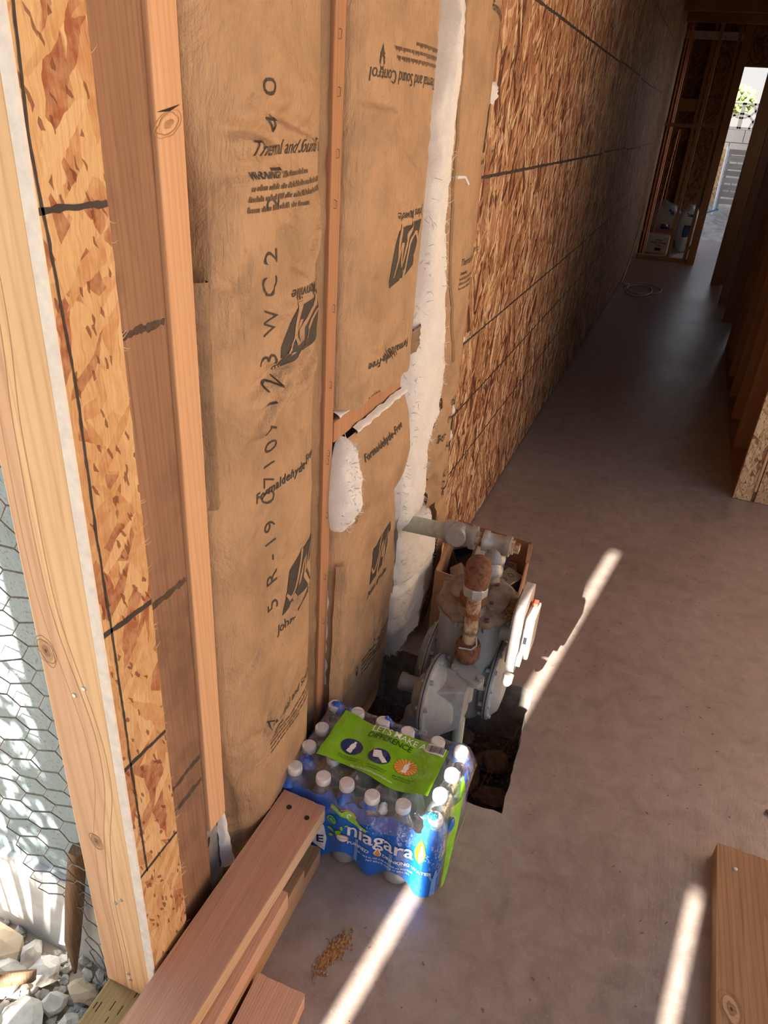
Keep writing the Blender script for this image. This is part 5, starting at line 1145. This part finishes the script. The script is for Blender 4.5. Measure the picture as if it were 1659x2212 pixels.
for x, y in ((-.035, .715), (.038, .700), (.035, .40)):
    MB().lathe(WORLD[rb.name] @ Vector((x, y, .0382)), (0, 0, 1), [(0, .0048), (.0012, .0046), (.002, .003)], 10).build('nail_head', 'nail', rb)
for x, y, r in ((.045, .30, .012), (-.045, .42, .022)):
    knot('knot', (x, y), r * .6, r, .3, lambda a, b, o: tuple(WORLD[rb.name] @ Vector((a, b, .0381 + o))), rb)
cr = lumber('wood_block', -0.045, -0.012, 1.145, 1.20, -0.16, 0.02, 'grey_wood', 'weathered grey wood block at the pit edge below the batt', None)

# ================================================================== SMALL THINGS ON THE FLOOR
mb = MB(); rnd = random.Random(9)
for i in range(420):
    t = rnd.gauss(0, 1); x = 0.208 + rnd.gauss(0, .007) + .006 * t; y = 0.715 + .020 * t
    mb.rock((x, y, .0015), rnd.uniform(.0008, .0028), i, 0, .5, (1, 1.5, .6))
tag(mb.build('sawdust', 'debris'), 'small heap of brown sawdust and shavings on concrete near the lumber', 'sawdust', kind='stuff')
mb = MB()
for i in range(260):
    x = rnd.uniform(.13, .9); y = rnd.uniform(.6, 3.0); L = rnd.uniform(.001, .004); a = rnd.uniform(0, PI)
    if x < .42 and .86 < y < 1.65: continue
    mb.box((-L, -.0006, 0), (L, .0006, .0012), Matrix.Translation((x, y, .0002)) @ Matrix.Rotation(a, 4, 'Z'))
tag(mb.build('floor_grit', 'debris'), 'scattered wood crumbs and grit over the concrete', 'grit', kind='stuff')
mb = MB()
for i in range(7): mb.lathe((0.985 - .012 + i * .0045, 1.405 - i * .001, .005), (1, -.2, 0), [(0, .0035), (.002, .0048), (.004, .0035)], 8)
tag(mb.build('wood_screw', 'rust'), 'small rusty screw lying on the floor above the plank', 'screw')
pts = []
for i in range(90):
    t = i / 89
    if t < .18: p = (-0.0 + .06 * t / .18 + .03, 7.72 - .2 * math.sin(t * 17) * .5, 0)
    else:
        a = (t - .18) / .82 * 4 * PI; p = (0.20 + (.13 - .03 * math.sin(a * .5)) * math.cos(a + 2.4) + .05 * (a / 12), 7.35 + (.24) * math.sin(a + 2.4) + .02 * a, 0)
    pts.append((max(.012, p[0]), p[1], .007 + .004 * abs(math.sin(i * .35))))
tag(MB().tube(pts, .0055, 6).build('power_cord', 'cord'), 'pale cord coiled on the hall floor by the OSB wall', 'cord')
tag(MB().tube([(0.012, 7.74, .006), (0.008, 8.1, .03), (0.006, 8.6, .22), (0.006, 9.0, .5)], .006, 6).build('wall_cord', 'cord'), 'thin white cord running up the OSB wall near its far end', 'cord')
# chunks in the pit
for i, (x, y, z, s, f, lab) in enumerate(((0.345, 1.45, -.175, .05, (1, .8, .5), 'brown clay lump under the meter, largest in the pit'), (0.30, 1.36, -.18, .04, (.8, 1.3, .5), 'long brown lump lying in the middle of the pit'), (0.375, 1.33, -.18, .045, (1, .8, .5), 'brown lump against the right wall of the pit'),
    (0.33, 1.26, -.19, .04, (1.3, .7, .4), 'flat brown piece nearer the front of the pit'), (0.36, 1.20, -.19, .035, (1, 1, .5), 'small brown lump in the front corner of the pit'), (0.22, 1.50, -.17, .05, (1, 1, .6), 'brown lump in shade below the meter'), (0.10, 1.42, -.17, .06, (1, 1, .6), 'dark lump at the wall side of the pit'))):
    tag(MB().rock((x, y, z), s, i * 2.3 + 1, 2, .45, f).build('clay_lump', 'chunk'), lab, 'rubble', 'rubble in the meter pit')
mb = MB()
for i in range(500): mb.rock((rnd.uniform(-.05, .40), rnd.uniform(1.16, 1.56), -.195 + rnd.uniform(0, .012)), rnd.uniform(.002, .007), i, 0, .5)
tag(mb.build('pit_gravel', 'chunk'), 'loose brown crumbs covering the bottom of the pit', 'gravel', kind='stuff')
for i in range(4):
    x, y = 0.31 + .02 * i, 1.22 + .07 * i
    tag(MB().tube([(x, y, -.17), (x + .02, y + .05, -.12 + .02 * i), (x - .01 + .02 * i, y + .10, -.10 + .01 * i)], [.0008, .0006, .0003], 4).build('dry_grass', 'debris'), ['dry grass stem nearest the water case in the pit', 'second dry grass stem from the water case in the pit', 'third dry grass stem from the water case in the pit', 'dry grass stem under the meter in the pit'][i], 'grass', 'dry grass in the pit')

# ================================================================== FAR END OF THE HALL
for i, (x, y) in enumerate(((0.022, 9.66), (0.050, 9.68), (0.066, 9.70), (0.10, 10.2), (0.135, 10.62))):
    tag(MB().cyl((x, y, .02), (x + (.03 if i == 3 else 0), y, 2.42 if i < 3 else 1.35), .011 if i < 3 else .007, seg=10).build('copper_pipe', 'copper'),
        ['copper pipe nearest the OSB wall behind the far studs', 'middle one of the three tall copper pipes', 'rightmost of the three tall copper pipes', 'thin leaning copper tube above the plastic bags', 'thin upright copper tube at the back wall'][i], 'pipe', 'copper pipes')
fx = empty('white_carton', (0.2, 10.2, 0), 'small white carton with open flaps behind the far studs', 'carton')
R = Matrix.Translation((0.195, 10.16, .001)) @ Matrix.Rotation(-.12, 4, 'Z')
MB().box((-.135, -.13, 0), (.135, .13, .20), R).build('box_body', 'white_card', fx, .002)
for a, b in (((-.135, -.13), (-.135, .13)), ((-.135, .13), (.135, .13))):
    mb = MB(); d = Vector((b[1] - a[1], -(b[0] - a[0]), 0)).normalized() * -0.13
    mb.add([R @ Vector((*a, .2)), R @ Vector((*b, .2)), R @ (Vector((*b, .26)) + d), R @ (Vector((*a, .26)) + d)], [(0, 1, 2, 3)]); mb.build('flap', 'card', fx)
for i, (t_, w) in enumerate((('WIPING', 0), ('PAPER TOWELS', 1), ('10 LB.', 2))):
    drape('print', xf(text2d(t_, 1, 0, .03, 1, 'CENTER'), .026, at=(.02, .14 - i * .028)), lambda a, b, o: tuple(R @ Vector((a, -.13 - o, b))), .001, 'ink', fx)
drape('print', poly2d([(-.01, .03), (.06, .03), (.06, .065), (-.01, .065)]), lambda a, b, o: tuple(R @ Vector((a, -.13 - o, b))), .001, 'ink', fx)
def bag(name, c, r, fl, seed, lab, prints):
    o = empty(name, (c[0], c[1], 0), lab, 'plastic bag', 'plastic bags behind the far studs')
    bm = bmesh.new(); bmesh.ops.create_icosphere(bm, subdivisions=4, radius=1); vs = []
    def sf(p):
        p = p.normalized(); k = 1 + .16 * nz(*(p * 2 + Vector((seed, 0, 0)))) + .07 * (1 - abs(nz(*(p * 5 + Vector((0, seed, 0)))))) ** 3
        q = Vector((c[0] + p.x * r * fl[0] * k, c[1] + p.y * r * fl[1] * k, c[2] + p.z * r * fl[2] * k)); q.z = max(q.z, .004); return q
    mb = MB(); mb.add([sf(v.co) for v in bm.verts], [[v.index for v in f.verts] for f in bm.faces], True); bm.free(); mb.build('bag_body', 'bag', o)
    mb = MB(); mb.rock((c[0], c[1] + .02, c[2]), r * .8, seed, 2, .2, fl); mb.build('contents', 'card_in' if seed < 5 else 'white_card', o)
    for (ax, az, wx, wz) in prints:
        mb = MB(); mb.grid(lambda u, v: sf(Vector((ax + wx * (u - .5), -1, az + wz * (v - .5)))) + Vector((0, -.006, 0)), 10, 8); mb.build('print', 'film_navy', o)
    return o
bag('plastic_bag', (0.17, 10.52, .29), .235, (.95, .55, 1.1), 2.1, 'large clear plastic bag with blue print behind the white carton', ((.25, -.25, .5, .6), (.5, .75, .4, .3)))
bag('plastic_bag', (0.48, 10.40, .29), .19, (.7, .7, 1.4), 7.7, 'white plastic bag with navy lettering between far stud and door post', ((.1, -.1, .8, .5), (.0, .7, .7, .2)))
o = MB().grid(lambda u, v: (0.40 + .15 * u, 9.75 + .25 * v, .006 + .012 * abs(nz(u * 4, v * 4, 1)) + .05 * v * u), 8, 8).build('paper_sheet', 'white_card'); tag(o, 'white paper scrap on the floor beside the far door post', 'paper')

# ================================================================== BEYOND THE DOORWAY
bw = empty('block_wall', (1.2, 15.5, -.23), 'grey concrete block garden wall with pierced blocks on top, seen through the doorway', 'wall')
for c_ in range(8):
    for i in range(10):
        x = -1.2 + i * .405 + (.2 if c_ % 2 else 0); z = -.22 + c_ * .205
        boxo('block', (x, 15.5, z), (x + .395, 15.69, z + .195), 'block', bw, .004)
boxo('mortar_core', (-1.2, 15.53, -.22), (3.0, 15.66, 1.42), 'mortar', bw, 0)
for i in range(8):
    x = -.7 + i * .40; z = 1.425
    mb = MB()
    for a, b in (((0, 0), (.395, .03)), ((0, .365), (.395, .395)), ((0, 0), (.03, .395)), ((.365, 0), (.395, .395))): mb.box((x + a[0], 15.53, z + a[1]), (x + b[0], 15.63, z + b[1]))
    for cx, cz, a0 in ((0, 0, 0), (.395, 0, PI / 2), (.395, .395, PI), (0, .395, 1.5 * PI)):
        mb.grid(lambda u, v: (x + cx + (.215 + .03 * v) * math.cos(a0 + u * PI / 2), 15.53, z + cz + (.215 + .03 * v) * math.sin(a0 + u * PI / 2)), 12, 1)
        mb.grid(lambda u, v: (x + cx + .215 * math.cos(a0 + u * PI / 2), 15.53 + .1 * v, z + cz + .215 * math.sin(a0 + u * PI / 2)), 12, 1)
        mb.grid(lambda u, v: (x + cx + .245 * math.cos(a0 + u * PI / 2), 15.53 + .1 * v, z + cz + .245 * math.sin(a0 + u * PI / 2)), 12, 1)
    mb.build('pierced_block', 'block', bw)
# sandy bank rising to the wall
mb = MB(); mb.grid(lambda u, v: (-.8 + 4 * u, 11.9 + 3.6 * v, -.06 + .50 * v ** .8 + .05 * nz(u * 14, v * 11, 2) * min(1, v * 6) + .02 * nz(u * 40, v * 30, 5) * min(1, v * 6)), 60, 50); tag(mb.build('sand_bank', 'sand'), 'pale churned sand bank rising outside the doorway', 'sand', kind='stuff')
pl = empty('wooden_pallet', (1.05, 13.4, .3), 'weathered grey slatted pallet standing on the sand beyond the doorway', 'pallet')
for i in range(8):
    z = .38 + i * .098; boxo('slat', (0.80 + .0 * i, 13.40 + .03 * i, z), (1.75, 13.418 + .03 * i, z + .072), 'pallet', pl, .003)
for x in (0.83, 1.3, 1.7): 
    R2 = Matrix.Translation((x, 13.46, .30)) @ Matrix.Rotation(-math.atan(.03 / .098), 4, 'X'); MB().box((-.02, -.02, 0), (.02, .05, .86), R2).build('stringer', 'pallet', pl, .003)
tag(MB().cyl((0.795, 13.30, .22), (0.775, 13.52, 1.17), .018, seg=10).build('fence_pole', 'pole'), 'pale blue-white pole leaning against the pallet', 'pole')
ob = boxo('osb_offcut', (0.35, 14.3, .2), (.80, 14.315, 1.12), 'osb_pale'); tag(ob, 'tan OSB offcut standing left of the pallet outside', 'board')
tag(MB().tube([(0.45, 12.6, .18), (.6, 12.9, .22), (.72, 13.2, .26), (.86, 13.35, .30)], .012, 6).build('garden_hose', 'bluemetal'), 'dark blue hose on the sand by the pole', 'hose')
tr = empty('tree', (0.6, 22, -.2), 'hazy green tree top over the block wall outside', 'tree')
MB().cyl((0.6, 22, -.2), (0.6, 22, 1.8), .08).build('trunk', 'stake', tr)
mb = MB()
for i in range(500): 
    a, b_, r_ = rnd.uniform(0, 2 * PI), rnd.uniform(-1, 1), rnd.uniform(.3, 1) ; q = Vector((math.cos(a) * math.sqrt(1 - b_ * b_), math.sin(a) * math.sqrt(1 - b_ * b_), b_)) * r_ * .55
    mb.rock((0.75 + q.x, 22 + q.y, 2.05 + q.z * .6), .06, i, 0, .5)
mb.build('foliage', 'leafgreen', tr, kind='stuff')

# ================================================================== OUTSIDE ON THE LEFT
ws = empty('wall_exterior', (-1.5, .63, -.22), kind='structure')
boxo('stucco_face', (-4, .632, .02), (-.101, .75, 2.9), 'stucco', ws, 0); boxo('foundation', (-4, .618, -.25), (-.101, .75, .02), 'foundation', ws, .004)
# chicken wire: hexagon mesh hanging off the back of the jamb
cw = MB(); rnd = random.Random(21); s = 0.027
def cwp(a, b):   # plane coordinates -> bent sheet
    return Vector((-.095 - a, .545 + .035 * math.sin(a * 11 + b * 3) + .012 * nz(a * 9, b * 9, 2) + .05 * a, b + .03 * nz(a * 5, b * 4, 6)))
def hexv(i, j, k):
    cx = i * s * 1.5; cz = j * s * 1.732 + (s * .866 if i % 2 else 0); t = k * PI / 3
    return (cx + s * math.cos(t), cz + s * math.sin(t))
seen = set()
for i in range(0, 9):
    for j in range(-4, 28):
        z = j * s * 1.732
        lim = .07 + .12 * (0.5 + 0.5 * nz(z * 3, 1, 7)) + (.12 if .0 < z < .75 else .02)
        if i * s * 1.5 > lim: continue
        for k in range(6):
            a, b = hexv(i, j, k), hexv(i, j, k + 1)
            key = tuple(sorted(((round(a[0], 3), round(a[1], 3)), (round(b[0], 3), round(b[1], 3)))))
            if key in seen: continue
            seen.add(key)
            if a[0] < -.002 or b[0] < -.002: continue
            mid = ((a[0] + b[0]) / 2, (a[1] + b[1]) / 2)
            cw.tube([cwp(*a), cwp(*mid), cwp(*b)], .0009 if k not in (1, 4) else .0014, 5, False)
tag(cw.build('chicken_wire', 'wire'), 'torn hexagonal wire netting hanging beside the bright jamb outside', 'wire netting')
tag(MB().tube([(-.300, .588, -.22), (-.288, .592, -.10), (-.262, .598, .05), (-.238, .603, .18)], [.003, .016, .018, .016], 5).build('wooden_stake', 'stake'), 'dark pointed wooden stake leaning on the stucco wall', 'stake')
RK = [(-.475, .56, .055, 'rock_tan', (1.2, .8, .6), 'large tan flat rock at the left edge by the foundation'), (-.345, .560, .032, 'rock', (1, .9, .8), 'round white rock in front of the foundation'), (-.395, .575, .030, 'rock', (.6, .8, 1), 'tall pale rock between tan rock and round white rock'), (-.415, .520, .040, 'rock', (1.1, .8, .6), 'grey rock half in shadow before the tan rock'),
      (-.255, .560, .030, 'rock_tan', (1.2, .7, .6), 'tan rock close to the foot of the jamb'), (-.29, .52, .022, 'rock', (1, 1, .7), 'small grey rock amid the gravel by the stake'), (-.32, .475, .04, 'rock', (1.2, 1, .5), 'flat grey rock at the bottom left corner'), (-.235, .50, .024, 'rock', (1, .9, .7), 'whitish rock just left of the sill plate'),
      (-.37, .435, .03, 'rock_tan', (1, .9, .7), 'brownish rock below the dark wood scrap'), (-.21, .455, .024, 'rock', (1, 1, .6), 'pale stone beside the sill plate near the bottom')]
for i, (x, y, r, m, f, lab) in enumerate(RK): tag(MB().rock((x, y, -.215 + r * f[2] * .6), r, i * 3.3 + 2, 2, .4, f).build('rock', m), lab, 'rock', 'rocks by the foundation')
mb = MB()
for i in range(1500):
    x = rnd.uniform(-.75, -.115); y = rnd.uniform(.1, .615); r = rnd.uniform(.004, .013); mb.rock((x, y, -.225 + r * .5), r, i, 1 if r > .009 else 0, .5, (1, 1, .7))
tag(mb.build('gravel', 'gravel'), 'loose grey and white gravel outside along the foundation', 'gravel', kind='stuff')
tag(MB().tube([(-.46, .46, -.17), (-.40, .495, -.165), (-.335, .53, -.16)], [.014, .016, .013], 4).build('wood_scrap', 'stake'), 'dark brown wood scrap lying across the rocks', 'wood scrap')
# small leafy tree behind the camera on the left throws dappled shade on the stucco
sh_ = empty('young_tree', (-.72, -.95, -.22), 'young leafy tree growing outside left of the opening', 'tree')
mb = MB(); rnd = random.Random(4); stems = []
for i in range(22):
    a = rnd.uniform(0, 2 * PI); p0 = Vector((-.72, -.95, -.23 + .5 * (i > 3))); p1 = Vector((-.68 + math.cos(a) * rnd.uniform(.05, .32), -.95 + math.sin(a) * .25, rnd.uniform(.85, 1.75))); mb.tube([p0, (p0 + p1) / 2 + Vector((.02, 0, .05)), p1], [.014, .008, .002], 5); stems.append((p0, p1))
mb.build('stem', 'stake', sh_, kind='stuff')
mb = MB()
for i in range(1900):
    p0, p1 = rnd.choice(stems); t = rnd.uniform(.5, 1.05); c0 = p0 + (p1 - p0) * t + Vector((rnd.gauss(0, .06), rnd.gauss(0, .06), rnd.gauss(0, .04)))
    if not 1.0 < c0.z < 1.5: continue
    d = Vector((rnd.uniform(-1, 1), rnd.uniform(-1, 1), rnd.uniform(-1, 1))).normalized(); e_ = d.orthogonal().normalized(); L = rnd.uniform(.015, .038)
    mb.add([c0 - d * L, c0 + e_ * L * .4, c0 + d * L, c0 - e_ * L * .4], [(0, 1, 2, 3)])
mb.build('foliage', 'leafgreen', sh_, kind='stuff')
